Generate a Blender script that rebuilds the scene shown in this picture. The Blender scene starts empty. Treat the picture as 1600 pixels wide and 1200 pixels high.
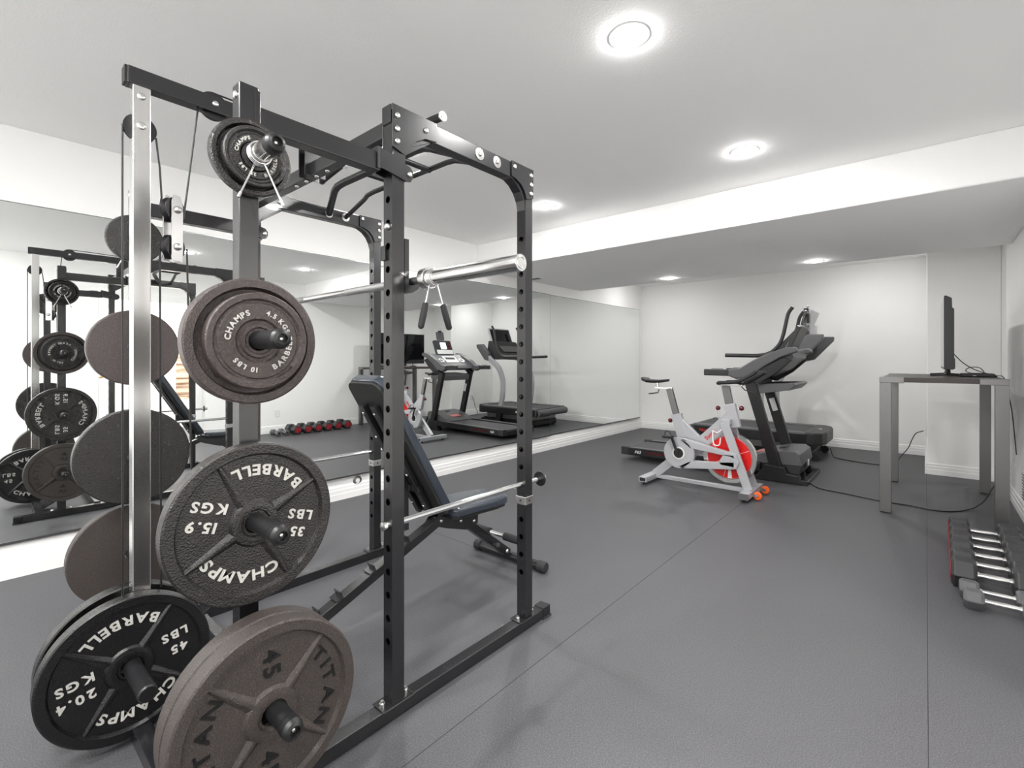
import bpy, math, random
from mathutils import Vector, Matrix
random.seed(4)
S = bpy.context.scene
C = S.collection
PI = math.pi

# ---------------------------------------------------------------- camera, world, exposure
cam = bpy.data.cameras.new('camera'); co = bpy.data.objects.new('camera', cam); C.objects.link(co)
co.location = (0, 0, 1.24); co.rotation_euler = (math.radians(90), 0, math.radians(40.8))
cam.sensor_fit = 'HORIZONTAL'; cam.sensor_width = 36; cam.lens = 749/1600*36
cam.shift_y = -38/1600; cam.clip_start = 0.05
S.camera = co
w = bpy.data.worlds.new('world'); S.world = w; w.use_nodes = True
w.node_tree.nodes['Background'].inputs[0].default_value = (.9, .95, 1, 1)
w.node_tree.nodes['Background'].inputs[1].default_value = 0.3
S.view_settings.view_transform = 'Standard'; S.view_settings.look = 'None'
S.view_settings.gamma = 1; S.view_settings.use_curve_mapping = False
S.view_settings.exposure = 2.18
try:
    S.cycles.use_denoising = True
    S.cycles.max_bounces = 14; S.cycles.diffuse_bounces = 8; S.cycles.glossy_bounces = 8
    S.cycles.sample_clamp_indirect = 6
except Exception: pass
LAMP_STRENGTH = 115.0
FILL_LAMP_STRENGTH = 210.0  # added out-of-view lamps, boosted to lift the ceiling and walls
HALL_STRENGTH = 30.0

# ---------------------------------------------------------------- materials
def mat(name, col, rough=.5, metal=0., spec=.5, coat=0., bump=None, spots=None, emit=None, emcol=None):
    m = bpy.data.materials.new(name); m.use_nodes = True
    nt = m.node_tree; b = nt.nodes['Principled BSDF']
    b.inputs['Base Color'].default_value = (*col, 1); b.inputs['Roughness'].default_value = rough
    b.inputs['Metallic'].default_value = metal; b.inputs['Specular IOR Level'].default_value = spec
    b.inputs['Coat Weight'].default_value = coat
    tc = nt.nodes.new('ShaderNodeTexCoord')
    if bump:                       # (scale, strength, distance[, detail])
        n = nt.nodes.new('ShaderNodeTexNoise'); n.inputs['Scale'].default_value = bump[0]
        n.inputs['Detail'].default_value = bump[3] if len(bump) > 3 else 3
        nt.links.new(tc.outputs['Object'], n.inputs['Vector'])
        bp = nt.nodes.new('ShaderNodeBump'); bp.inputs['Strength'].default_value = bump[1]; bp.inputs['Distance'].default_value = bump[2]
        nt.links.new(n.outputs['Fac'], bp.inputs['Height']); nt.links.new(bp.outputs['Normal'], b.inputs['Normal'])
    if spots:                      # (scale, colour2, lo, hi)
        n = nt.nodes.new('ShaderNodeTexNoise'); n.inputs['Scale'].default_value = spots[0]; n.inputs['Detail'].default_value = 5
        nt.links.new(tc.outputs['Object'], n.inputs['Vector'])
        r = nt.nodes.new('ShaderNodeMapRange'); r.inputs[1].default_value = spots[2]; r.inputs[2].default_value = spots[3]
        mx = nt.nodes.new('ShaderNodeMix'); mx.data_type = 'RGBA'
        mx.inputs[6].default_value = (*col, 1); mx.inputs[7].default_value = (*spots[1], 1)
        nt.links.new(n.outputs['Fac'], r.inputs[0]); nt.links.new(r.outputs[0], mx.inputs[0]); nt.links.new(mx.outputs[2], b.inputs['Base Color'])
    if emit:
        b.inputs['Emission Color'].default_value = (*(emcol or col), 1); b.inputs['Emission Strength'].default_value = emit
    return m
M = {}
M['wall'] = mat('wall_paint', (.895, .892, .88), .75, bump=(110, .3, .0018))
M['ceiling'] = mat('ceiling_paint', (.955, .952, .945), .85, bump=(110, .35, .0022))
M['trimw'] = mat('trim_paint', (.86, .86, .85), .4)
M['floor'] = mat('rubber_mat', (.052, .052, .056), .48, spec=.42, bump=(420, .5, .0014), spots=(240, (.118, .118, .127), .42, .72))
M['seam'] = mat('mat_seam', (.022, .022, .024), .8)
M['mirror'] = mat('mirror_glass', (.90, .915, .905), .0, metal=1.)
M['mirroredge'] = mat('mirror_edge', (.35, .38, .36), .15, metal=.8)
M['channel'] = mat('mirror_channel', (.16, .16, .16), .35, metal=.9)
M['rack'] = mat('black_powder_coat', (.0085, .0083, .0098), .26, spec=.75, coat=.15, bump=(900, .12, .0006))
M['rackdark'] = mat('black_plastic', (.007, .007, .008), .42)
M['rubber'] = mat('black_rubber', (.015, .015, .016), .7)
M['chrome'] = mat('chrome', (.80, .80, .80), .09, metal=1.)
M['chromeb'] = mat('brushed_chrome', (.78, .77, .76), .2, metal=1.)
M['zinc'] = mat('zinc_bolt', (.72, .72, .70), .25, metal=1.)
M['knurl'] = mat('knurled_steel', (.45, .45, .45), .42, metal=1., bump=(1500, .8, .001))
M['ironbrown'] = mat('brown_cast_iron', (.042, .031, .029), .36, spec=.55, bump=(240, 1., .0026, 3), spots=(120, (.085, .066, .06), .5, .8))
M['ironblack'] = mat('black_cast_iron', (.004, .004, .0045), .24, spec=.6, bump=(220, .8, .0018, 3))
M['irondark'] = mat('dark_cast_iron', (.012, .0098, .0095), .27, spec=.6, bump=(230, 1., .0026, 3), spots=(60, (.034, .027, .025), .5, .8))
M['irontitan'] = mat('hammertone_brown_iron', (.034, .0265, .0235), .42, spec=.5, bump=(330, .8, .003), spots=(330, (.10, .082, .074), .5, .72))
M['letter'] = mat('silver_letter_paint', (.50, .49, .46), .4)
M['letterblk'] = mat('black_letter_paint', (.003, .003, .003), .4)
M['vinyl'] = mat('black_vinyl', (.028, .036, .049), .2, spec=.8, bump=(30, .25, .003))
M['board'] = mat('black_board', (.010, .010, .010), .55)
M['silver'] = mat('silver_paint', (.42, .42, .44), .35, metal=.25)
M['graypl'] = mat('grey_plastic', (.095, .095, .10), .4)
M['dkgray'] = mat('charcoal_plastic', (.026, .026, .028), .42)
M['belt'] = mat('treadmill_belt', (.06, .06, .063), .6, bump=(600, .4, .001))
M['red'] = mat('red_paint', (.62, .008, .008), .3)
M['redglass'] = mat('dark_red_plastic', (.10, .006, .010), .18)
M['badge'] = mat('red_badge', (.22, .010, .014), .35, spots=(90, (.42, .03, .035), .45, .7))
M['warn'] = mat('warning_label', (.50, .13, .12), .4)
M['orange'] = mat('orange_urethane', (.85, .12, .015), .4)
M['white'] = mat('white_plastic', (.75, .75, .74), .4)
M['whitel'] = mat('white_letter', (.80, .80, .80), .5)
M['steel'] = mat('brushed_steel', (.21, .205, .205), .36, metal=.9, bump=(60, .1, .001))
M['tabletop'] = mat('brown_tabletop', (.05, .041, .038), .5, bump=(80, .2, .001))
M['tv'] = mat('tv_plastic', (.010, .010, .011), .4)
M['screen'] = mat('tv_screen', (.004, .004, .005), .06)
M['tape'] = mat('brass', (.55, .38, .16), .3, metal=1.)
M['lit'] = mat('console_display', (.7, .75, .75), .3, emit=.8, emcol=(.75, .8, .8))
M['lamp'] = mat('lamp_lens', (1, 1, 1), .5, emit=LAMP_STRENGTH, emcol=(1, .992, .978))
M['filllamp'] = mat('fill_lamp_lens', (1, 1, 1), .5, emit=FILL_LAMP_STRENGTH, emcol=(1, .992, .978))  # emitter for the added fill lamps around and behind the camera
M['halllamp'] = mat('hall_lamp_lens', (1, 1, 1), .5, emit=HALL_STRENGTH, emcol=(1, .96, .93))
def wood():
    m = mat('wood_planks', (.3, .18, .1), .5); nt = m.node_tree; b = nt.nodes['Principled BSDF']
    tc = nt.nodes['Texture Coordinate']; mp = nt.nodes.new('ShaderNodeMapping'); mp.inputs['Scale'].default_value = (1, 1, 14)
    n = nt.nodes.new('ShaderNodeTexNoise'); n.inputs['Scale'].default_value = 1.6; n.inputs['Detail'].default_value = 3
    cr = nt.nodes.new('ShaderNodeValToRGB')
    e = cr.color_ramp.elements; e[0].position = .38; e[0].color = (.13, .065, .035, 1); e[1].position = .62; e[1].color = (.62, .48, .36, 1)
    nt.links.new(tc.outputs['Object'], mp.inputs[0]); nt.links.new(mp.outputs[0], n.inputs['Vector']); nt.links.new(n.outputs['Fac'], cr.inputs[0]); nt.links.new(cr.outputs[0], b.inputs['Base Color'])
    return m
M['wood'] = wood()

# ---------------------------------------------------------------- mesh builder
V = Vector
class MB:
    def __init__(s): s.v = []; s.f = []; s.s = []
    def add(s, vs, fs, smooth=False):
        o = len(s.v); s.v += [V(p) for p in vs]; s.f += [tuple(i+o for i in f) for f in fs]
        s.s += [smooth]*len(fs); return s
    def box(s, c, d, R=None, taper=None):
        c = V(c); vs = []
        for z in (-.5, .5):
            for x, y in ((-.5, -.5), (.5, -.5), (.5, .5), (-.5, .5)):
                k = (taper if (taper and z > 0) else (1, 1))
                p = V((x*d[0]*k[0], y*d[1]*k[1], z*d[2]))
                vs.append(c + (R @ p if R else p))
        return s.add(vs, [(3, 2, 1, 0), (4, 5, 6, 7), (0, 1, 5, 4), (1, 2, 6, 5), (2, 3, 7, 6), (3, 0, 4, 7)])
    def span(s, a, b):   # axis aligned box from corner a to corner b
        a, b = V(a), V(b); return s.box((a+b)/2, [abs(q) for q in (b-a)])
    def beam(s, p0, p1, wd, ht, up=(0, 0, 1)):
        p0, p1 = V(p0), V(p1); z = (p1-p0); L = z.length; z.normalize(); u = V(up)
        if tuple(up) == (0, 1, 0): wd, ht = ht, wd      # in a side-on frame: first the thickness across, then the depth in plane
        x = u.cross(z)
        if x.length < 1e-4: x = V((1, 0, 0)).cross(z)
        x.normalize(); y = z.cross(x)
        R = Matrix((x, y, z)).transposed()
        return s.box((p0+p1)/2, (wd, ht, L), R)
    def tube(s, pts, r, n=12, caps=True, closed=False):
        pts = [V(p) for p in pts]; N = len(pts)
        rs = r if isinstance(r, (list, tuple)) else [r]*N
        T = []
        for i in range(N):
            if closed: a, b = pts[i-1], pts[(i+1) % N]
            else: a, b = pts[max(i-1, 0)], pts[min(i+1, N-1)]
            T.append((b-a).normalized())
        nrm = T[0].orthogonal().normalized(); rings = []
        for i in range(N):
            nrm = (nrm - T[i]*nrm.dot(T[i]));
            nrm = nrm.normalized() if nrm.length > 1e-6 else T[i].orthogonal().normalized()
            bi = T[i].cross(nrm)
            rings.append([pts[i] + rs[i]*(math.cos(2*PI*k/n)*nrm + math.sin(2*PI*k/n)*bi) for k in range(n)])
        vs = [p for q in rings for p in q]; fs = []
        for i in range(N if closed else N-1):
            j = (i+1) % N
            for k in range(n):
                l = (k+1) % n; fs.append((i*n+k, i*n+l, j*n+l, j*n+k))
        s.add(vs, fs, True)
        if caps and not closed:
            s.add(rings[0], [tuple(range(n-1, -1, -1))]); s.add(rings[-1], [tuple(range(n))])
        return s
    def cyl(s, p0, p1, r, n=24, r2=None): return s.tube([p0, p1], [r, r if r2 is None else r2], n)
    def lathe(s, prof, o, ax, n=48, smooth=False, scale=None):
        # prof: [(radius, height along axis)]
        o = V(o); a = V(ax).normalized(); u = a.orthogonal().normalized()
        if abs(a.x) > .9: u = V((0, 0, 1))
        w_ = a.cross(u)
        def P(r, h, k): t = 2*PI*k/n; return o + a*h + (u*math.cos(t) + w_*math.sin(t))*r
        if smooth:
            vs = [P(r, h, k) for r, h in prof for k in range(n)]; fs = []
            for i in range(len(prof)-1):
                for k in range(n): l = (k+1) % n; fs.append((i*n+k, i*n+l, (i+1)*n+l, (i+1)*n+k))
            return s.add(vs, fs, True)
        for (r0, h0), (r1, h1) in zip(prof, prof[1:]):
            vs = [P(r0, h0, k) for k in range(n)] + [P(r1, h1, k) for k in range(n)]
            if r0 < 1e-6: s.add([P(0, h0, 0)] + vs[n:], [(0, 1+k, 1+(k+1) % n) for k in range(n)])
            elif r1 < 1e-6: s.add(vs[:n] + [P(0, h1, 0)], [(k, n, (k+1) % n) for k in range(n)])
            else: s.add(vs, [(k, (k+1) % n, n+(k+1) % n, n+k) for k in range(n)], abs(h1-h0) > 1e-5)
        return s
    def prism(s, poly, o, ex, ey, t):  # polygon (x,y) in plane o+ex*x+ey*y, thickness t along ex x ey (centred)
        o, ex, ey = V(o), V(ex), V(ey); ez = ex.cross(ey).normalized(); n = len(poly)
        a = [o + ex*x + ey*y - ez*t/2 for x, y in poly]; b = [p + ez*t for p in a]
        return s.add(a+b, [tuple(range(n-1, -1, -1)), tuple(range(n, 2*n))] + [(k, (k+1) % n, n+(k+1) % n, n+k) for k in range(n)])
    def sphere(s, c, r, n=14, sc=(1, 1, 1)):
        c = V(c); vs = []; fs = []; m = n//2
        for i in range(m+1):
            for k in range(n):
                t = PI*i/m; p = 2*PI*k/n
                vs.append(c + V((r*sc[0]*math.sin(t)*math.cos(p), r*sc[1]*math.sin(t)*math.sin(p), r*sc[2]*math.cos(t))))
        for i in range(m):
            for k in range(n): l = (k+1) % n; fs.append((i*n+k, (i+1)*n+k, (i+1)*n+l, i*n+l))
        return s.add(vs, fs, True)
def root_of(p):
    while p.parent: p = p.parent
    return p
def obj(name, mb, m, parent=None, bevel=0, seg=2, label=None, local=False):
    me = bpy.data.meshes.new(name)
    off = V((0, 0, 0)) if (local or not parent) else root_of(parent).location
    me.from_pydata([tuple(p - off) for p in mb.v], [], mb.f); me.update()
    me.polygons.foreach_set('use_smooth', mb.s)
    o = bpy.data.objects.new(name, me); C.objects.link(o)
    for q in (m if isinstance(m, list) else [m]): me.materials.append(q)
    if parent: o.parent = parent
    if bevel:
        b = o.modifiers.new('bevel', 'BEVEL'); b.width = bevel; b.segments = seg; b.limit_method = 'ANGLE'; b.angle_limit = math.radians(40)
        b.harden_normals = False
    if label: o['label'] = label
    return o
def thing(name, label, cat, loc=(0, 0, 0), group=None):
    o = bpy.data.objects.new(name, None); C.objects.link(o); o.location = loc
    o.empty_display_size = .1; o['label'] = label; o['category'] = cat
    if group: o['group'] = group
    return o
def tag(o, label, cat, group=None):
    o['label'] = label; o['category'] = cat
    if group: o['group'] = group
    return o
def struct(name, mb, m, label, cat='wall', bevel=0):
    o = obj(name, mb, m, bevel=bevel); o['kind'] = 'structure'; o['label'] = label; o['category'] = cat
    return o
def place(root, meshobj):   # give a single mesh thing an origin at its base
    return meshobj
def smoothpath(pts, n=8):   # Catmull-Rom
    pts = [V(p) for p in pts]; P = [pts[0]*2-pts[1]] + pts + [pts[-1]*2-pts[-2]]; out = []
    for i in range(1, len(P)-2):
        for k in range(n):
            t = k/n; a, b, c, d = P[i-1], P[i], P[i+1], P[i+2]
            out.append(.5*((2*b) + (c-a)*t + (2*a-5*b+4*c-d)*t*t + (3*b-a-3*c+d)*t**3))
    return out + [pts[-1]]
_gl = {}
def glyph(ch):
    if ch not in _gl:
        cu = bpy.data.curves.new('g', 'FONT'); cu.body = ch; cu.size = 1; cu.extrude = 0; cu.offset = .026; cu.resolution_u = 3
        ob = bpy.data.objects.new('g', cu); C.objects.link(ob)
        dg = bpy.context.evaluated_depsgraph_get(); dg.update()
        me = bpy.data.meshes.new_from_object(ob.evaluated_get(dg))
        vs = [v.co.copy() for v in me.vertices]; fs = [tuple(p.vertices) for p in me.polygons]
        x0 = min([v.x for v in vs]) if vs else 0; x1 = max([v.x for v in vs]) if vs else .3
        _gl[ch] = ([V((v.x-x0, v.y, 0)) for v in vs], fs, x1-x0)
        bpy.data.objects.remove(ob); bpy.data.curves.remove(cu); bpy.data.meshes.remove(me)
    return _gl[ch]
def put_glyph(mb, ch, o, ex, ey, h, size, wide=1.0):
    vs, fs, wd = glyph(ch); ez = ex.cross(ey); n = len(vs)
    lo = [o + ex*((v.x-wd/2)*size*wide) + ey*(v.y*size) for v in vs]
    hi = [p + ez*h for p in lo]
    mb.add(hi, fs)
    # sides
    cnt = {}
    for f in fs:
        for a, b in zip(f, f[1:]+f[:1]): cnt[(a, b)] = 1
    side = [(a, b, n+b, n+a) for (a, b) in cnt if (b, a) not in cnt]
    if side: mb.add(lo+hi, side)
def text_line(mb, txt, o, ex, ey, h, size, wide=1.0, gap=.12):
    ws = [(.28 if c == ' ' else glyph(c)[2])*size*wide for c in txt]; g = gap*size
    x = -(sum(ws)+g*(len(txt)-1))/2
    for c, q in zip(txt, ws):
        if c != ' ': put_glyph(mb, c, V(o)+ex*(x+q/2), ex, ey, h, size, wide)
        x += q+g
def text_arc(mb, txt, c, eu, ev, R, ang, size, h, outward=True, wide=1.0, gap=.16):
    # eu,ev: plate axes, ang: centre direction (radians); outward: letter tops away from centre (clockwise reading)
    ws = [(.28 if q == ' ' else glyph(q)[2])*size*wide for q in txt]; g = gap*size
    tot = sum(ws)+g*(len(txt)-1); s = -tot/2
    base = R - size*.36 if outward else R + size*.36
    for q, wd in zip(txt, ws):
        m_ = s+wd/2; a = ang - m_/R if outward else ang + m_/R
        rad = eu*math.cos(a) + ev*math.sin(a); tan = eu*-math.sin(a) + ev*math.cos(a)
        if q != ' ':
            if outward: put_glyph(mb, q, c+rad*base, -tan, rad, h, size, wide)
            else: put_glyph(mb, q, c+rad*base, tan, -rad, h, size, wide)
        s += wd+g

# ================================================================ ROOM
XL, XR, YB, YF, ZC, ZB = -3.93, .58, 8.18, -2.6, 2.565, 2.27
YB0, YB1 = 3.93, 6.146
WT = .15
struct('floor', MB().span((XL-WT, YF-WT, -.1), (3.2, YB+WT, 0)), M['floor'], 'dark grey rubber matting covering the whole floor', 'floor')
sm = MB()
for x in (.006, -1.205): sm.span((x-.0011, YF, 0), (x+.0011, YB-.02, .0006))
for x0, x1, y in ((-2.9, -1.70, 2.24),): sm.span((x0, y-.0013, 0), (x1, y+.0013, .0005))
struct('trim_1', sm, M['seam'], 'thin dark joints between the rubber floor mats', 'floor seam')
struct('ceiling', MB().span((XL-WT, YF-WT, ZC), (3.2, YB+WT, ZC+.12)), M['ceiling'], 'white textured ceiling', 'ceiling')
struct('trim_2', MB().span((XL, YB0, ZB), (XR, YB1, ZC)), M['ceiling'], 'wide dropped soffit crossing the room below the ceiling', 'soffit', bevel=.012)
struct('wall_left', MB().span((XL-WT, YF-WT, 0), (XL, YB+WT, ZC)), M['wall'], 'white wall on the left that carries the mirrors')
struct('wall_back', MB().span((XL, YB, 0), (XR+WT, YB+WT, ZC)), M['wall'], 'white far wall behind the treadmills')
struct('wall_column', MB().span((.008, 6.9, 0), (XR, YB, ZC)), M['wall'], 'white boxed out column in the far right corner', bevel=.01)
DY0, DY1, DZ = 1.14, 2.27, 2.08
mb = MB(); mb.span((XR, YF-WT, 0), (XR+WT, DY0, ZC)); mb.span((XR, DY1, 0), (XR+WT, YB+WT, ZC)); mb.span((XR, DY0, DZ), (XR+WT, DY1, ZC))
struct('wall_right', mb, M['wall'], 'white wall on the right behind the tall table')
struct('wall_front', MB().span((XL, YF-WT, 0), (XR, YF, ZC)), M['wall'], 'white wall behind the camera')
# hall beyond the doorway (seen only in the mirror)
mb = MB(); mb.span((XR+WT, -.4, 0), (3.0, -.5, ZC)); mb.span((XR+WT, 4.2, 0), (3.0, 4.3, ZC)); mb.span((2.6, -.4, 0), (2.7, 4.2, ZC))
struct('wall_hall', mb, M['wall'], 'white walls of the hall beyond the doorway')
def baseprof(): return [(0, 0), (.016, 0), (.016, .052), (.013, .056), (.013, .088), (.009, .092), (.009, .112), (.004, .122), (0, .122)]
def baseboard(name, p0, p1, nrm, label):
    p0, p1, nv = V(p0), V(p1), V(nrm); mb = MB(); pr_ = baseprof(); n = len(pr_)
    a = [p0 + nv*x + V((0, 0, z)) for x, z in pr_]; b = [p1 + nv*x + V((0, 0, z)) for x, z in pr_]
    mb.add(a+b, [tuple(range(n)), tuple(range(2*n-1, n-1, -1))] + [(k, n+k, n+(k+1) % n, (k+1) % n) for k in range(n)])
    struct(name, mb, M['trimw'], label, 'baseboard')
baseboard('baseboard_left', (XL, YF, 0), (XL, YB, 0), (1, 0, 0), 'white moulded baseboard under the mirrors')
baseboard('baseboard_back', (XL, YB, 0), (.008, YB, 0), (0, -1, 0), 'white moulded baseboard behind the treadmills')
baseboard('baseboard_column', (.008, 6.9, 0), (XR, 6.9, 0), (0, -1, 0), 'white moulded baseboard on the column face')
baseboard('baseboard_columnside', (.008, 6.885, 0), (.008, YB, 0), (-1, 0, 0), 'white moulded baseboard on the column side')
baseboard('baseboard_right', (XR, DY1+.09, 0), (XR, 6.9, 0), (-1, 0, 0), 'white moulded baseboard on the right wall')
# door casing and hall door
mb = MB()
mb.span((XR-.018, DY0-.08, 0), (XR, DY0, DZ+.08)); mb.span((XR-.018, DY1, 0), (XR, DY1+.08, DZ+.08)); mb.span((XR-.018, DY0-.08, DZ), (XR, DY1+.08, DZ+.08))
mb.span((XR, DY0, 0), (XR+WT, DY0+.015, DZ)); mb.span((XR, DY1-.015, 0), (XR+WT, DY1, DZ))
struct('trim_3', mb, M['trimw'], 'white casing around the doorway on the right', 'door casing')
d1 = struct('door_1', MB().span((2.56, .75, 0), (2.6, 1.5, 2.03)), M['trimw'], 'white panelled door on the far side of the hall', 'door', bevel=.003)
mb = MB()
for z0, z1 in ((.2, .95), (1.1, 1.85)): mb.span((2.552, .87, z0), (2.56, 1.38, z1))
obj('door_panel', mb, M['trimw'], d1, bevel=.004)
mb = MB().cyl((2.56, 1.43, .96), (2.50, 1.43, .96), .026, 20); mb.tube([(2.505, 1.43, .96), (2.505, 1.30, .96)], .010, 10)
obj('door_handle', mb, M['tape'], d1, label='brass lever door handle')
hp = obj('slatted_wood_panel', MB().span((2.1, 2.38, .55), (2.16, 2.62, 1.62)), M['wood'], bevel=.003)
tag(hp, 'striped brown wooden panel in the hall, seen in the mirror', 'wood panel')

# ---------------------------------------------------------------- mirrors
def wall_mirror(y0, y1, label):
    t = thing('wall_mirror', label, 'mirror', (XL+.004, (y0+y1)/2, .20), 'frameless wall mirrors')
    yc = (y0+y1)/2; k = math.tan(math.radians(.6)); h = (y1-y0)/2; xc = XL+.004+h*k      # glass hung a touch out of parallel
    X = lambda y: xc+(y-yc)*k
    def slab(ya, yb, za, zb, d0, d1):
        m_ = MB(); vs = [(X(y)+d, y, z) for z in (za, zb) for y, d in ((ya, d0), (ya, d1), (yb, d1), (yb, d0))]
        return m_.add(vs, [(3, 2, 1, 0), (4, 5, 6, 7), (0, 1, 5, 4), (1, 2, 6, 5), (2, 3, 7, 6), (3, 0, 4, 7)])
    obj('mirror_glass', slab(y0, y1, .203, 2.135, -.003, .002), M['mirror'], t)
    for a in ((y0, y0+.003, .203, 2.135), (y1-.003, y1, .203, 2.135), (y0, y1, 2.130, 2.1355)): obj('polished_edge', slab(*a, -.0035, .0026), M['mirroredge'], t)
    obj('channel', slab(y0, y1, .196, .211, -.006, .007), M['channel'], t, label='thin dark metal channel under the glass')
wall_mirror(-.40, 2.55, 'large frameless wall mirror behind the weight rack, beginning at the left')
wall_mirror(2.553, 5.318, 'middle frameless wall mirror, reflecting the treadmills and exercise bike')
wall_mirror(5.322, 8.035, 'end frameless wall mirror nearest the far corner')

# ---------------------------------------------------------------- recessed lights
def lamp(x, y, z, label, m='lamp', r=.068, group='round recessed ceiling lights'):
    t = thing('recessed_light', label, 'ceiling light', (x, y, z), group)
    mb = MB(); mb.lathe([(r, -.003), (r+.012, -.002), (r+.014, 0)], (x, y, z), (0, 0, 1), 40)
    obj('trim_ring', mb, M['trimw'], t)
    mb = MB(); mb.lathe([(0, -.0105), (r*.4, -.010), (r*.75, -.0085), (r*.94, -.006), (r, -.003)], (x, y, z), (0, 0, 1), 40, smooth=True)
    obj('lens', mb, M[m], t)
lamp(-.872, 3.27, ZC, 'glowing recessed light in the main ceiling, the one high above the open floor')
lamp(-2.48, 3.32, ZC, 'glowing recessed light in the main ceiling beside the corner of the rack')
lamp(-.92, 1.80, ZC, 'glowing recessed light at the top edge of the photo above the rack')
lamp(-2.48, 1.80, ZC, 'glowing recessed light above the middle of the weight rack')
lamp(-.45, -.45, ZC, 'unseen fill light added in the ceiling beside the camera', 'filllamp')  # this and the next three: unseen lamps added to brighten the room
lamp(-1.75, -.45, ZC, 'unseen fill light added in the ceiling out of view, left of the camera', 'filllamp')
lamp(-.90, -1.6, ZC, 'unseen fill light added behind the camera, toward the right wall', 'filllamp')
lamp(-2.48, -1.6, ZC, 'unseen fill light added behind the camera, toward the mirror wall', 'filllamp')
lamp(-2.465, 5.90, ZB, 'glowing recessed light under the soffit above the left end of the treadmills', r=.055)
lamp(-.868, 5.87, ZB, 'glowing recessed light under the soffit above the right end of the treadmills', r=.055)
lamp(-3.3, 7.2, ZC, 'glowing recessed light beyond the soffit near the far left corner', r=.04)
lamp(-.6, 7.3, ZC, 'glowing recessed light beyond the soffit near the column', r=.04)
lamp(1.6, 1.2, ZC, 'bright light in the ceiling of the hall, near the white door', 'halllamp', .25, 'hall lights')
lamp(1.6, 2.9, ZC, 'bright light in the ceiling of the hall, near the wooden panel', 'halllamp', .25, 'hall lights')

# small wall and ceiling fittings
v = tag(obj('ceiling_vent', MB().span((-3.86, 4.74, ZB-.006), (-3.66, 4.84, ZB)), M['trimw'], bevel=.002), 'small white vent grille under the soffit near the mirror wall', 'vent')
mb = MB()
for k in range(4): mb.span((-3.85, 4.752+k*.022, ZB-.009), (-3.67, 4.760+k*.022, ZB-.006))
obj('slats', mb, M['channel'], v)
p = thing('wall_port', 'round white cover plate on the wall just above the baseboard behind the rack', 'wall plate', (XL, 2.39, .13))
mb = MB(); mb.lathe([(.042, 0), (.042, .006), (.030, .010), (.030, .006), (0, .006)], (XL, 2.39, .14), (1, 0, 0), 36)
obj('ring', mb, M['steel'], p)
obj('cap', MB().lathe([(.022, .004), (.020, .014), (0, .015)], (XL, 2.39, .14), (1, 0, 0), 28), M['white'], p)
def outlet(x, y, z, nx, label):
    t = thing('power_outlet', label, 'outlet', (x, y, z), 'white outlet plates')
    obj('cover_plate', MB().box((x+nx*.003, y, z), (.006, .072, .115)), M['white'], t, bevel=.002)
    mb = MB()
    for dz in (-.022, .022): mb.box((x+nx*.0065, y, z+dz), (.003, .032, .030))
    obj('sockets', mb, M['trimw'], t, bevel=.001)
outlet(.0075, 7.50, .39, -1, 'white wall outlet on the side of the column, with a black plug in it')
outlet(XR, 3.47, .32, -1, 'white wall outlet on the right wall, seen in the mirror above the dumbbells')
outlet(XR, 6.35, .33, -1, 'white wall outlet on the right wall behind the tall table')
r = thing('wall_register', 'white louvred register low on the right wall beside the table', 'vent', (XR, 5.25, .26))
obj('frame', MB().span((XR-.008, 5.07, .15), (XR, 5.43, .37)), M['trimw'], r, bevel=.003)
mb = MB()
for k in range(9): mb.box((XR-.011, 5.25, .17+k*.0225), (.010, .32, .004), Matrix.Rotation(.6, 3, 'Y'))
obj('louvres', mb, M['graypl'], r)

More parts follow.
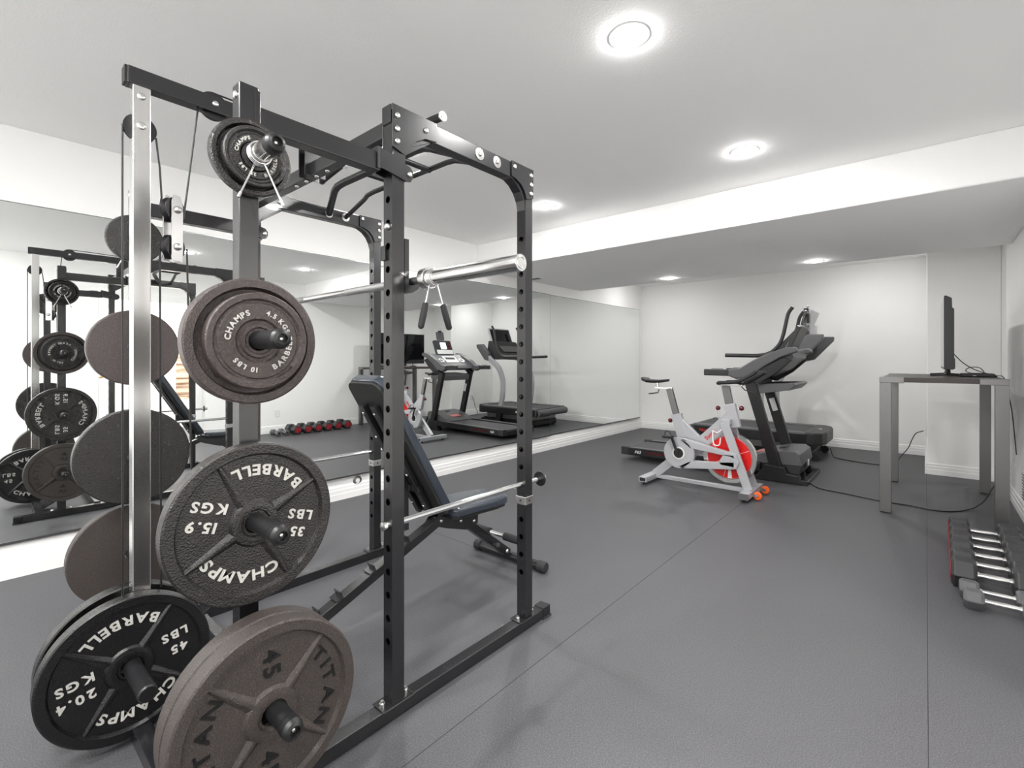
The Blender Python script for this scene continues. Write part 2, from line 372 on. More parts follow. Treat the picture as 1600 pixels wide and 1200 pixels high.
# ================================================================ WEIGHT PLATES
def plate(X, yc, zc, R, T, side, rot, style, m, lm, texts, label, group=None):
    """X = back face x, side = +1 facing the room / -1 facing the mirror"""
    t = thing('weight_plate', label, 'weight plate', (X, yc, zc), group)
    o = V((X, yc, zc)); ax = V((side, 0, 0)); eu0 = V((0, side, 0)); ev0 = V((0, 0, 1)); ro = math.radians(rot)
    eu = eu0*math.cos(ro)+ev0*math.sin(ro); ev = ev0*math.cos(ro)-eu0*math.sin(ro)
    c = .003; b = MB(); bore = .0262
    if style == 'spoke':
        Ri, Rh, rec = R*.865, R*.27, .011
        prof = [(bore, 0), (R-c*1.5, 0), (R, c), (R, T-c*1.2), (R-c*1.5, T), (Ri+.002, T), (Ri-.004, T-rec), (Rh+.006, T-rec), (Rh, T-.002), (Rh-.012, T), (.036, T), (.033, T-.004), (bore, T-.004), (bore, 0)]
    elif style == 'deep':
        Ri, Rh, rec = R*.86, R*.32, .016
        prof = [(bore, 0), (R-c*1.5, 0), (R, c), (R, T-c), (R-c*1.5, T), (Ri, T), (Ri-.006, T-rec), (Rh+.006, T-rec), (Rh, T-.002), (.036, T-.002), (bore, T-.002), (bore, 0)]
    else:  # ring: raised rim, groove, flat lettered band, hub
        Ri, Rh = R*.86, R*.40
        prof = [(bore, 0), (R-c, 0), (R, c), (R, T-c), (R-c, T), (Ri+.002, T), (Ri-.003, T-.006), (Ri-.008, T-.006), (Ri-.011, T-.003), (Rh+.008, T-.003), (Rh+.003, T-.008), (Rh-.004, T-.008), (Rh-.007, T-.001), (.036, T-.001), (.033, T-.005), (bore, T-.005), (bore, 0)]
    b.lathe(prof, o, ax, 96)
    obj('plate_body', b, m, t)
    if style == 'spoke':
        s = MB()
        for k in range(4):
            a = PI/4 + k*PI/2; d = eu*math.cos(a)+ev*math.sin(a); q = eu*-math.sin(a)+ev*math.cos(a)
            r0, r1 = Rh-.004, Ri
            for w0, w1, h0, h1 in ((.020, .008, T-rec-.002, T-.002),):
                vs = []
                for rr, ww in ((r0, w0), (r1, w1)):
                    hh = h1 if rr == r0 else h1-.003
                    vs += [o+d*rr-q*ww+ax*h0, o+d*rr+q*ww+ax*h0, o+d*rr+q*ww*.25+ax*hh, o+d*rr-q*ww*.25+ax*hh]
                fs = [(0, 1, 2, 3), (7, 6, 5, 4), (1, 5, 6, 2), (2, 6, 7, 3), (3, 7, 4, 0), (0, 4, 5, 1)]
                s.add(vs, fs)
        obj('spokes', s, m, t, bevel=.002)
    if texts:
        surf = T-(rec if style == 'spoke' else .003 if style == 'ring' else rec)
        for tx in texts:
            l = MB(); kind, txt, ang, rr, size = tx[:5]; h = .0028
            cc = o+ax*(surf-.0005); a = math.radians(ang)
            if kind == 'out': text_arc(l, txt, cc, eu, ev, rr*R, a, size*R, h, True, tx[5] if len(tx) > 5 else 1.1, tx[6] if len(tx) > 6 else .16)
            elif kind == 'in': text_arc(l, txt, cc, eu, ev, rr*R, a, size*R, h, False, tx[5] if len(tx) > 5 else 1.1, tx[6] if len(tx) > 6 else .16)
            elif kind == 'line':
                p_ = cc + (eu*math.cos(a)+ev*math.sin(a))*rr*R
                text_line(l, txt, p_ - ev*size*R*.36, eu, ev, h, size*R, 1.1, .18)
            elif kind == 'turn':   # straight text whose up direction points outward
                d = eu*math.cos(a)+ev*math.sin(a); q = eu*math.sin(a)-ev*math.cos(a)
                text_line(l, txt, cc+d*rr*R-d*size*R*.36, q, d, h, size*R, 1.1, .14)
            obj('raised_lettering', l, lm, t)
    return t
def big(lbs, kgs): return [('out', 'CHAMPS', 90, .66, .185, 1.2, .18), ('in', 'BARBELL', 270, .66, .185, 1.12, .12), ('line', kgs, 9, .60, .17), ('line', 'KGS', -13, .585, .17), ('line', lbs, 171, .60, .17), ('line', 'LBS', 193, .585, .17)]
def small(lbs, kgs): return [('out', 'CHAMPS', 144, .61, .155), ('out', kgs, 48, .61, .14, 1.0, .2), ('in', 'BARBELL', -27, .61, .155), ('out', lbs, -118, .61, .14, 1.0, .25)]
titan = [('out', 'TITAN', 90, .69, .20, 1.3, .30), ('out', 'TITAN', 270, .69, .20, 1.3, .30), ('line', '45', 177, .56, .25), ('line', '45', -3, .56, .25)]
CX, FX = -1.384, -2.650      # outer faces of the two storage columns
# near column, facing the room
plate(CX+.001, .517, 1.780, .102, .022, 1, 30, 'deep', M['irondark'], M['letter'], None, 'small black weight plate on the top peg, the larger one behind with a wide rim')
plate(CX+.0235, .517, 1.776, .079, .024, 1, 0, 'ring', M['irondark'], M['letter'], small('2½ LBS', '1.1 KGS'), 'smallest weight plate, marked 2½ lbs, behind the spring collar on the top peg')
plate(CX+.001, .517, 1.289, .166, .038, 1, 40, 'deep', M['ironbrown'], M['letter'], None, 'brownish deep-rimmed weight plate behind the 10 lbs plate on the second peg')
plate(CX+.0395, .517, 1.289, .126, .030, 1, 0, 'ring', M['ironbrown'], M['letter'], small('10 LBS', '4.5 KGS'), 'brownish iron plate marked 10 lbs and 4.5 kgs, front of the second peg')
plate(CX+.003, .517, .808, .210, .042, 1, 163, 'spoke', M['irondark'], M['letter'], big('35', '15.9'), 'large dark four-spoke weight plate marked 15.9 kgs on the third peg')
plate(CX+.070, .510, .366, .222, .048, 1, -70, 'spoke', M['irontitan'], M['letterblk'], titan, 'brown hammertone 45 weight plate on the lowest near peg, the inner one of the pair')
plate(CX+.1185, .510, .364, .222, .048, 1, -88, 'spoke', M['irontitan'], M['letterblk'], titan, 'brown hammertone 45 weight plate with black letters at the front of the lowest peg')
# far column, facing the mirror
plate(FX-.001, .517, 1.775, .104, .022, -1, 20, 'deep', M['irondark'], M['letter'], None, 'small black weight plate on the top mirror-side peg, its plain back behind the chrome post')
plate(FX-.0235, .517, 1.775, .080, .024, -1, 70, 'ring', M['irondark'], M['letter'], small('2½ LBS', '1.1 KGS'), 'smallest plate on the mirror-side column, seen with its spring collar only in the mirror')
plate(FX-.001, .517, 1.293, .166, .038, -1, 10, 'deep', M['ironbrown'], M['letter'], None, 'brownish weight plate whose scratched back shows behind the upper half of the chrome post')
plate(FX-.0395, .517, 1.293, .126, .030, -1, 50, 'ring', M['irondark'], M['letter'], small('10 LBS', '4.5 KGS'), '10 lbs plate on the second mirror-side peg, seen only in the mirror')
plate(FX-.003, .517, .812, .209, .042, -1, 90, 'spoke', M['irondark'], M['letter'], big('35', '15.9'), 'four-spoke 35 lbs plate whose pebbled black back shows behind the chrome post')
plate(FX-.060, .517, .365, .222, .048, -1, -85, 'spoke', M['irontitan'], M['letterblk'], titan, 'brown 45 plate low on the mirror-side column, its plain back behind the post')
# lat carriage
plate(-1.975, .365, .25, .226, .044, 1, 190, 'spoke', M['ironblack'], M['letter'], big('45', '20.4'), 'glossy black 45 lbs plate at the lower left, in front of the chrome post')
plate(-2.035, .375, .25, .226, .044, -1, 180, 'spoke', M['ironblack'], M['letter'], big('45', '20.4'), 'glossy black 45 lbs plate behind the foot of the chrome post')

# ================================================================ POWER RACK
rk = thing('power_rack', 'black steel power rack with lat pulldown tower, plate pegs and chrome guide post', 'power rack', (-2.015, 1.36, 0))
PX = -1.409; QX = -2.625; Y1, Y2 = 1.0, 1.722; TW = .05
def holed_tube(x, y, z0, z1, holes, hw=TW/2, hh=.0125, wall=.003):
    mb = MB(); zs = sorted(holes); p = .0805
    for sx in (-1, 1):
        X = x+sx*hw; f = [(X, y-hw, z0), (X, y+hw, z0), (X, y+hw, z1), (X, y-hw, z1)]
        mb.add(f, [(0, 1, 2, 3) if sx > 0 else (3, 2, 1, 0)])
    for z in (z0, z1):
        f = [(x-hw, y-hw, z), (x+hw, y-hw, z), (x+hw, y+hw, z), (x-hw, y+hw, z)]
        mb.add(f, [(0, 1, 2, 3) if z == z1 else (3, 2, 1, 0)])
    for sy in (-1, 1):
        Y = y+sy*hw; Yi = Y-sy*wall; zz = z0
        def quad(a, b):
            if b-a > 1e-5: mb.add([(x-hw, Y, a), (x+hw, Y, a), (x+hw, Y, b), (x-hw, Y, b)], [(0, 1, 2, 3) if sy < 0 else (3, 2, 1, 0)])
        for z in zs:
            a, b = z-.03, z+.03; quad(zz, a); zz = b
            ca = math.atan2(.03, hw); ang = sorted([k*PI/8 for k in range(16)]+[ca, PI-ca, PI+ca, 2*PI-ca]); n = len(ang)
            out = []; inn = []; inn2 = []
            for t in ang:
                cx, cz = math.cos(t), math.sin(t); k = min(hw/abs(cx) if abs(cx) > 1e-6 else 9, .03/abs(cz) if abs(cz) > 1e-6 else 9)
                out.append((x+cx*k, Y, z+cz*k)); inn.append((x+cx*hh, Y, z+cz*hh)); inn2.append((x+cx*hh, Yi, z+cz*hh))
            fs = [(i, (i+1) % n, n+(i+1) % n, n+i) for i in range(n)]
            if sy > 0: fs = [f[::-1] for f in fs]
            mb.add(out+inn, fs); mb.add(inn+inn2, fs, True)
        quad(zz, z1)
    return mb
holes = [.264+.0805*k for k in range(20)]
for x, y, zt in ((PX, Y1, 2.10), (PX, Y2, 2.115), (QX, Y1, 2.10), (QX, Y2, 2.115)):
    u = obj('upright', holed_tube(x, y, .055, zt, holes), M['rack'], rk)
    mb = MB(); mb.span((x-.035, y-.065, .050), (x+.035, y+.065, .055))
    obj('base_plate', mb, M['rack'], u, bevel=.002)
    mb = MB()
    for s_ in (-1, 1): mb.cyl((x+.0, y+s_*.048, .055), (x, y+s_*.048, .064), .011, 6); mb.cyl((x, y+s_*.048, .064), (x, y+s_*.048, .072), .006, 12)
    obj('anchor_bolts', mb, M['zinc'], u)
for x in (PX, QX):
    f = obj('foot_rail', MB().span((x-.025, .30, .0), (x+.025, 1.83, .05)), M['rack'], rk, bevel=.003)
    for y0, y1 in ((1.83, 1.885), (.25, .30)):
        mb = MB(); mb.span((x-.028, y0, 0), (x+.028, y1, .053)); mb.span((x-.033, y0-.006, 0), (x+.033, y1+.006, .008))
        obj('end_cap', mb, M['rackdark'], f, bevel=.003)
obj('cross_rail', MB().span((QX+.025, .37, .0), (PX-.025, .42, .05)), M['rack'], rk, bevel=.003)
# side beams and gusset plates
def bolt(parent, c, ax, r=.0105, h=.007, m='zinc'):
    c = V(c); ax = V(ax); mb = MB(); mb.lathe([(r, 0), (r*.98, h*.35), (r*.75, h*.8), (r*.3, h), (0, h)], c, ax, 16, smooth=True)
    return obj('bolt', mb, M[m], parent)
def side(x, sgn):
    # sgn=+1 outer face toward +x
    sb = obj('side_beam', MB().span((x-.025, 1.03, 2.045), (x+.025, 1.69, 2.115)), M['rack'], rk, bevel=.003)
    X = x+.0275*1
    for X in (x+.0285, x-.0285):
        poly = [(.973, 1.972), (1.022, 1.955), (1.045, 1.99), (1.075, 2.02), (1.115, 2.043), (1.17, 2.050), (1.17, 2.118), (.973, 2.118)]
        obj('gusset_plate', MB().prism(poly, (X, 0, 0), (0, 1, 0), (0, 0, 1), .005), M['rack'], rk, bevel=.0008)
        poly = [(1.749, 1.985), (1.700, 1.972), (1.685, 2.005), (1.66, 2.03), (1.62, 2.046), (1.595, 2.05), (1.595, 2.118), (1.749, 2.118)]
        obj('gusset_plate', MB().prism(poly, (X, 0, 0), (0, 1, 0), (0, 0, 1), .005), M['rack'], rk, bevel=.0008)
    # curved inner strip of the front corner
    arc = [(1.595+.0, 2.046)]; mb = MB()
    pts = [(1.56, 2.047), (1.60, 2.043), (1.635, 2.027), (1.665, 2.0), (1.685, 1.965), (1.697, 1.925)]
    poly = pts + [(1.70, 1.925), (1.70, 2.05), (1.56, 2.05)]
    mb.prism(poly, (x, 0, 0), (0, 1, 0), (0, 0, 1), .046); obj('corner_brace', mb, M['rack'], rk); mb = MB()
    pts = [(1.16, 2.047), (1.115, 2.043), (1.075, 2.02), (1.045, 1.99), (1.027, 1.955)]
    mb.prism(pts[::-1] + [(1.16, 2.05)], (x, 0, 0), (0, 1, 0), (0, 0, 1), .046)
    obj('corner_brace', mb, M['rack'], rk)
    X = x+.031
    for y, z in ((.992, 2.082), (.992, 2.036), (.992, 1.993), (1.118, 2.075), (1.615, 2.095), (1.732, 2.088), (1.732, 2.046), (1.732, 2.004)): bolt(rk, (X, y, z), (1, 0, 0))
    for y in (1.40, 1.505):
        mb = MB().lathe([(0, 0), (.024, 0), (.024, .002), (.010, .003)], (x+.025, y, 2.082), (1, 0, 0), 24); obj('washer', mb, M['zinc'], rk); bolt(rk, (x+.028, y, 2.082), (1, 0, 0), .009)
side(PX, 1); side(QX, -1)
# upper crossmember and its end brackets
obj('crossmember', MB().span((QX-.02, .978, 2.02), (PX+.022, 1.022, 2.075)), M['rack'], rk, bevel=.003)
for x in (PX, QX):
    obj('corner_bracket', MB().span((x-.028, .9705, 2.055), (x+.022, .9755, 2.118)), M['rack'], rk, bevel=.001)
for x in (-2.05, -1.96, -2.14, -1.87): bolt(rk, (x, 1.0, 2.02), (0, 0, -1), .009)
# chin bars
def chin(y, ye, r, zend=2.082):
    pts = [(QX+.025, ye, zend), (-2.40, y+.005, 2.145), (-2.36, y, 2.158), (-2.30, y, 2.163), (-1.70, y, 2.163), (-1.645, y, 2.158), (-1.60, y+.005, 2.145), (PX-.025, ye, zend)]
    return MB().tube(pts, r, 20)
obj('chin_up_bar', chin(1.32, 1.40, .019), M['rack'], rk, label='thick bent pull-up bar')
obj('chin_up_bar', chin(1.50, 1.505, .0125), M['rack'], rk, label='thin bent pull-up bar')
for x in (-2.09, -1.82): obj('neutral_grip', MB().cyl((x, 1.32, 2.158), (x, 1.50, 2.158), .0135, 16), M['rack'], rk)
# lat tower
for x, s_ in ((PX, 1), (QX, -1)):
    c_ = obj('storage_column', MB().span((x-.025, .492, .05), (x+.025, .542, 1.985)), M['rack'], rk, bevel=.003)
    mb = MB(); mb.span((x-.034, .45, .050), (x+.034, .585, .055)); obj('base_plate', mb, M['rack'], c_)
    bolt(c_, (x, .492, 1.955), (0, -1, 0)); bolt(c_, (x, .57, .055), (0, 0, 1)); bolt(c_, (x, .465, .055), (0, 0, 1))
    t_ = obj('tie_beam', MB().span((x-.024, .542, 1.875), (x+.024, .93, 1.935)), M['rack'], rk, bevel=.003)
    obj('end_tab', MB().span((x-.027, .53, 1.845), (x+.027, .545, 1.975)), M['rack'], t_, bevel=.001)
    poly = [(.925, 1.885), (1.035, 1.865), (1.050, 1.868), (1.060, 1.885), (1.060, 1.905), (1.048, 1.920), (1.026, 1.925), (1.026, 1.955), (.975, 1.955), (.975, 1.940), (.925, 1.950)]
    for dx in (-.028, .028): obj('clamp_plate', MB().prism(poly, (x+dx, 0, 0), (0, 1, 0), (0, 0, 1), .005), M['rack'], t_, bevel=.0008)
    bolt(t_, (x+.0305, 1.044, 1.893), (1, 0, 0), .010)
    for y in (.915,): obj('clamp_strap', MB().span((x-.030, y, 1.88), (x+.030, y+.012, 1.952)), M['rackdark'], t_)
    for z, ln, pm in ((1.778, .175, 'chromeb'), (1.291, .205, 'rackdark'), (.812, .205, 'rackdark'), (.370, .27, 'rackdark')):
        X0 = x+s_*.025; ax = (s_, 0, 0)
        pg = obj('storage_peg', MB().cyl((X0, .517, z), (X0+s_*(ln-.03), .517, z), .0238, 32), M[pm], rk)
        mb = MB().lathe([(.0245, -.006), (.0255, 0), (.0252, .016), (.021, .026), (.014, .030), (.012, .030), (.011, .020), (0, .020)], (X0+s_*(ln-.03), .517, z), ax, 32)
        obj('end_cap', mb, M['rackdark'], pg)
        bolt(pg, (X0+s_*(ln-.011), .517, z), ax, .006, .004)
# top bar, central upright bracket and guide post
TX = -2.0
tb = obj('top_beam', MB().span((TX-.024, .365, 2.150), (TX+.024, 1.14, 2.208)), M['rack'], rk, bevel=.003)
obj('end_cap', MB().span((TX-.022, .358, 2.152), (TX+.022, .366, 2.206)), M['rackdark'], tb)
mb = MB()
for dx in (-.027, .027): mb.span((TX+dx-.0025, .955, 2.02), (TX+dx+.0025, 1.045, 2.150))
obj('bracket', mb, M['rack'], tb)
gp = obj('guide_post', MB().span((TX-.024, .378, .05), (TX+.024, .428, 2.150)), M['chromeb'], rk, bevel=.003, label='square chrome guide post')
bolt(gp, (TX+.024, .402, 2.115), (1, 0, 0), .012); bolt(gp, (TX+.024, .402, 2.018), (1, 0, 0), .013, .005)
def pulley(parent, c, r, wd=.016):
    c = V(c); mb = MB().lathe([(.006, -wd/2), (r, -wd/2), (r, -wd/2+.003), (r-.008, 0), (r, wd/2-.003), (r, wd/2), (.006, wd/2)], c, (1, 0, 0), 40)
    return obj('pulley', mb, M['rackdark'], parent)
pulley(rk, (TX, .402, 2.015), .046); 
mb = MB()
pulley(rk, (TX, .622, 2.178), .050); bolt(tb, (TX+.024, .622, 2.180), (1, 0, 0), .011); bolt(tb, (TX-.024, .622, 2.180), (-1, 0, 0), .011)
pulley(rk, (TX, 1.10, 2.168), .048)
cr = obj('carriage', MB().span((TX-.026, .352, .14), (TX+.026, .432, .455)), M['chromeb'], rk, bevel=.003, label='sliding weight carriage on the post')
for s_ in (1, -1):
    X0 = TX+s_*.024; PL = .225 if s_ > 0 else .07; pg = obj('weight_peg', MB().cyl((X0, .37, .25), (X0+s_*PL, .37, .25), .0245, 32), M['rackdark'], rk)
    obj('end_cap', MB().lathe([(.0255, -.012), (.0255, .006), (.022, .012), (0, .012)], (X0+s_*PL, .37, .25), (s_, 0, 0), 32), M['rackdark'], pg)
# double pulley block hanging on the cable
pb = obj('pulley_block', MB(), M['rack'], rk)
pb.data.materials.clear(); pb.data.materials.append(M['rack'])
bpy.data.objects.remove(pb)
BX, BY = TX, .496
mb = MB()
for dx in (-.016, .016):
    poly = [(BY-.022, 1.585), (BY+.022, 1.585), (BY+.024, 1.60), (BY+.024, 1.785), (BY+.012, 1.815), (BY-.012, 1.815), (BY-.024, 1.79), (BY-.024, 1.60)]
    mb.prism(poly, (BX+dx, 0, 0), (0, 1, 0), (0, 0, 1), .004)
pb = obj('pulley_bracket', mb, M['chromeb'], rk, bevel=.0008)
for z in (1.765, 1.635):
    q = pulley(pb, (BX, BY, z), .042, .022); bolt(pb, (BX+.018, BY, z), (1, 0, 0), .013, .012); bolt(pb, (BX-.018, BY, z), (-1, 0, 0), .013, .012)
piv = V((BX, BY, 0)) - rk.location; rotm = Matrix.Translation(piv) @ Matrix.Rotation(math.radians(34), 4, 'Z') @ Matrix.Translation(-piv)
for o_ in [pb]+list(pb.children): o_.data.transform(rotm)
def cable(pts, nm='cable'): return obj(nm, MB().tube(pts, .0032, 8), M['rackdark'], rk)
cable([(TX, .356, 2.015), (TX, .357, .06)]); cable([(TX, .447, 2.00), (TX, .458, 1.90), (TX, .463, 1.80), (TX, .458, 1.765)])
cable([(TX, .574, 2.165), (TX, .545, 1.90), (TX, .530, 1.765)]); cable([(TX, .458, 1.635), (TX, .462, .455)]); cable([(TX, .538, 1.635), (TX, .553, .80), (TX, .560, .06)])
cable(smoothpath([(TX, .60, 2.222), (TX, .66, 2.228), (TX, 1.08, 2.218), (TX, 1.14, 2.20), (TX, 1.149, 2.18)], 5))
# low foot plate with diagonal supports
for x0 in (-2.33, -1.75):
    obj('foot_plate', MB().beam((x0, .42, .02), (x0, .72, .20), .085, .012), M['rack'], rk, bevel=.002)
obj('foot_plate_bracket', MB().span((-2.60, .72, .02), (-1.44, .76, .06)), M['rack'], rk, bevel=.002)

# clamps marking the heights, rod collars
for x, y in ((PX, Y2), (QX, Y2)):
    mb = MB(); mb.span((x-.029, y-.030, .575), (x+.029, y+.028, .612))
    c_ = obj('height_clamp', mb, M['chromeb'], rk, bevel=.002); bolt(c_, (x+.029, y, .594), (1, 0, 0), .005, .003, 'rackdark'); bolt(c_, (x, y-.030, .594), (0, -1, 0), .005, .003, 'rackdark')
bolt(rk, (PX, Y1-.025, 1.70), (0, -1, 0), .013, .012)
# safety bars
for x, lb in ((PX, 'chrome safety bar through the near uprights of the rack, ending in a washer'), (QX, 'chrome safety bar through the mirror-side uprights of the rack')):
    t = thing('safety_bar', lb, 'safety bar', (x, 1.36, .667), 'rack safety bars')
    obj('rod', MB().cyl((x, .955, .6665), (x, 1.862, .6665), .0118, 24), M['chrome'], t)
    mb = MB().lathe([(.0135, -.012), (.016, -.010), (.016, .002), (0, .004)], (x, .955, .6665), (0, -1, 0), 8); obj('stop', mb, M['zinc'], t)
    mb = MB().lathe([(.0118, 0), (.034, 0), (.036, .003), (.034, .006), (.014, .006)], (x, 1.835, .6665), (0, 1, 0), 32); obj('washer', mb, M['rackdark'], t)
    obj('nut', MB().cyl((x, 1.841, .6665), (x, 1.870, .6665), .016, 6), M['zinc'], t)
# J hooks
def jhook(x, label):
    t = thing('bar_hook', label, 'bar hook', (x, 1.03, 1.45), 'barbell hooks')
    mb = MB(); mb.span((x-.024, 1.027, 1.475), (x+.026, 1.033, 1.665)); mb.span((x-.024, 1.033, 1.475), (x-.018, 1.045, 1.665)); mb.span((x+.020, 1.033, 1.475), (x+.026, 1.045, 1.665))
    obj('backplate', mb, M['rack'], t)
    poly = [(1.033, 1.475), (1.060, 1.478), (1.085, 1.492), (1.102, 1.512), (1.110, 1.535), (1.102, 1.537), (1.090, 1.520), (1.070, 1.503), (1.045, 1.500), (1.033, 1.505)]
    obj('cradle', MB().prism(poly, (x+.001, 0, 0), (0, 1, 0), (0, 0, 1), .046), M['rack'], t)
    mb = MB(); mb.span((x-.029, .966, 1.585), (x-.004, .975, 1.635)); mb.span((x-.034, .966, 1.585), (x-.0255, 1.035, 1.635))
    obj('hook_collar', mb, M['rack'], t, bevel=.001)
    return t
jhook(PX, 'black hook holding the near end of the barbell on the rack')
jhook(QX, 'black hook holding the mirror-side end of the barbell on the rack')

# ================================================================ BARBELL
BZ, BYY = 1.521, 1.066
bb = thing('barbell', 'chrome olympic barbell resting empty on the rack hooks', 'barbell', (-1.98, BYY, BZ))
xe = -.885; xw = xe-2.225
mb = MB().cyl((xw+.42, BYY, BZ), (xe-.42, BYY, BZ), .0141, 28); obj('shaft', mb, M['chromeb'], bb)
for a, b in ((.50, .56), (.575, .92), (1.28, 1.60), (1.615, 1.70)):
    obj('knurled_grip', MB().cyl((xw+a, BYY, BZ), (xw+b, BYY, BZ), .0148, 28), M['knurl'], bb)
for s_, X in ((1, xe), (-1, xw)):
    sl = obj('sleeve', MB().lathe([(0, 0), (.0245, 0), (.0252, -.002), (.0252, -.405), (.036, -.405), (.0375, -.408), (.0375, -.434), (.034, -.438), (.0245, -.450), (.0141, -.450)], (X, BYY, BZ), (s_, 0, 0), 40), M['chromeb'], bb)
    mb = MB().lathe([(.0185, .0005), (.0175, .0015), (.0160, .0015), (.0150, .0005)], (X, BYY, BZ), (s_, 0, 0), 32); obj('end_ring', mb, M['zinc'], sl)
def collar(o, s_, label, grips):
    o = V(o); t = thing('spring_collar', label, 'barbell collar', o, 'spring collars')
    pts = []; n = 20
    for k in range(int(n*3.1)+1):
        a = -PI/2 - .35 + k*2*PI/n; h = s_*(k/(n*3.1))*.022
        pts.append(o + V((h, math.cos(a)*.0285, math.sin(a)*.0285)))
    obj('spring_coil', MB().tube(pts, .0026, 8), M['chrome'], t)
    for q, sg in ((pts[0], -1), (pts[-1], 1)):
        if grips: end = q+V((s_*.004, sg*-.0, 0))+V((s_*.006, sg*.046, -.150)); mid = q + (end-q)*.42
        else: end = q+V((s_*.012, sg*.042, -.100)); mid = q+V((s_*.004, sg*.004, -.012))
        obj('arm', MB().tube([q, mid, end] if not grips else [q, q+(mid-q)*.5, mid+(end-mid)*.2], .0026, 8), M['chrome'], t)
        if grips:
            d = (end-mid).normalized(); g = MB().tube([mid, mid+d*.008, mid+(end-mid)*.5, end-d*.006, end], [.009, .0105, .0115, .0105, .006], 14)
            obj('rubber_grip', g, M['rubber'], t)
        else: obj('arm_tip', MB().tube([end-(end-mid).normalized()*.016, end], .0037, 8), M['zinc'], t)
    return t
collar((xe-.400, BYY, BZ), 1, 'spring collar with two black rubber grips hanging on the barbell sleeve', True)
collar((CX+.056, .517, 1.778), 1, 'all-chrome spring collar on the top peg facing the room', False)
collar((FX-.056, .517, 1.775), -1, 'all-chrome spring collar on the top mirror-side peg, seen in the mirror', False)

# ================================================================ LAT BAR hung in the top of the rack
lb = thing('lat_pulldown_bar', 'black lat bar with foam grips hanging from a carabiner at the top of the rack', 'lat bar', (-2.0, 1.27, 2.24))
pts = [(-2.50, 1.30, 2.212), (-2.28, 1.30, 2.246), (-2.22, 1.30, 2.250), (-1.78, 1.30, 2.250), (-1.72, 1.30, 2.248), (-1.49, 1.30, 2.236)]
obj('bar', MB().tube(pts, .0125, 16), M['rack'], lb)
obj('foam_grip', MB().cyl((-2.49, 1.30, 2.2135), (-2.30, 1.30, 2.243), .0165, 18), M['rubber'], lb)
obj('foam_grip', MB().cyl((-1.69, 1.30, 2.2475), (-1.50, 1.30, 2.2365), .0165, 18), M['rubber'], lb)
for x, z, s_ in ((-2.49, 2.2135, -1), (-1.50, 2.2365, 1)):
    obj('end_cap', MB().lathe([(.0125, -.002), (.019, -.002), (.019, .006), (0, .007)], (x, 1.30, z), (s_, 0, 0), 20), M['chromeb'] if s_ > 0 else M['graypl'], lb)
link = [(-2.19+.008*math.cos(a), 1.27+.012*math.sin(2*a)*.2, 2.225+.028*math.sin(a)) for a in [k*PI/10 for k in range(20)]]
obj('carabiner', MB().tube(link, .0032, 8, closed=True), M['chrome'], lb)

# ================================================================ ADJUSTABLE BENCH
bx = -1.955
bn = thing('weight_bench', 'black vinyl adjustable bench with its backrest raised, standing inside the rack', 'bench', (bx, 1.6, 0))
def rrect(w_, h_, r, n=6):
    out = []
    for cx, cy, a0 in ((w_/2-r, h_/2-r, 0), (-w_/2+r, h_/2-r, 90), (-w_/2+r, -h_/2+r, 180), (w_/2-r, -h_/2+r, 270)):
        for k in range(n+1):
            a = math.radians(a0+90*k/n); out.append((cx+r*math.cos(a), cy+r*math.sin(a)))
    return out
bd = V((0, -.505, .863)).normalized(); bnn = V((0, .863, .505)).normalized()      # along backrest, and pad normal (up/forward)
b0 = V((bx, 1.668, .470)); L_ = .815
mid = b0+bd*L_/2
obj('back_pad', MB().prism(rrect(.27, L_, .05), mid-bnn*.026, (1, 0, 0), bd, .050), M['vinyl'], bn, bevel=.014, seg=3)
obj('back_board', MB().prism(rrect(.255, L_-.02, .045), mid-bnn*.058, (1, 0, 0), bd, .016), M['board'], bn, bevel=.003)
mb = MB()
for s_ in (-.045, .045): mb.beam(b0+V((s_, 0, 0))-bnn*.083+bd*.03, b0+V((s_, 0, 0))-bnn*.083+bd*(L_-.12), .028, .034, (0, 1, 0))
fr = obj('back_frame', mb, M['rack'], bn, bevel=.003)
mb = MB(); mb.beam(b0-bnn*.086+bd*.20+V((-.07, 0, 0)), b0-bnn*.086+bd*.20+V((.07, 0, 0)), .03, .03); obj('cross_brace', mb, M['rack'], fr, bevel=.002)
for s_ in (-.045, .045):
    for q in (.10, .30, .52, .66): bolt(fr, b0+V((s_, 0, 0))-bnn*.101+bd*q, -bnn, .007, .004)
sd = V((0, .998, -.045)).normalized(); sn = V((0, .045, .998)).normalized()
smid = V((bx, 1.895, .437))
poly = [(-.135, -.20), (-.135, .10), (-.118, .19), (-.09, .222), (.09, .222), (.118, .19), (.135, .10), (.135, -.20), (.11, -.228), (-.11, -.228)]
obj('seat_pad', MB().prism(poly, smid, (1, 0, 0), sd, .050), M['vinyl'], bn, bevel=.016, seg=3)
obj('seat_board', MB().prism([(x*.93, y*.95) for x, y in poly], smid-sn*.030, (1, 0, 0), sd, .012), M['board'], bn, bevel=.002)
obj('main_rail', MB().beam((bx, .80, .055), (bx, 1.66, .392), .052, .046, (0, 0, 1)), M['rack'], bn, bevel=.003)
for y in (.985, 1.086, 1.252, 1.445):
    z = .055+(y-.80)*.392+.030; c_ = MB(); dd = V((0, .93, .365)); nn = V((0, -.365, .93))
    p_ = V((bx, y, z)); c_.beam(p_-V((.032, 0, 0)), p_+V((.032, 0, 0)), .030, .006, nn)
    c_.prism([(-.027, -.012), (.027, -.012), (.027, .026), (-.027, .026)], p_+dd*.016, (1, 0, 0), nn, .005)
    obj('ladder_catch', c_, M['rack'], bn)
obj('support_strut', MB().beam((bx, 1.452, .395), tuple(b0-bnn*.09+bd*.28), .036, .020, (0, 1, 0)), M['rack'], bn, bevel=.002)
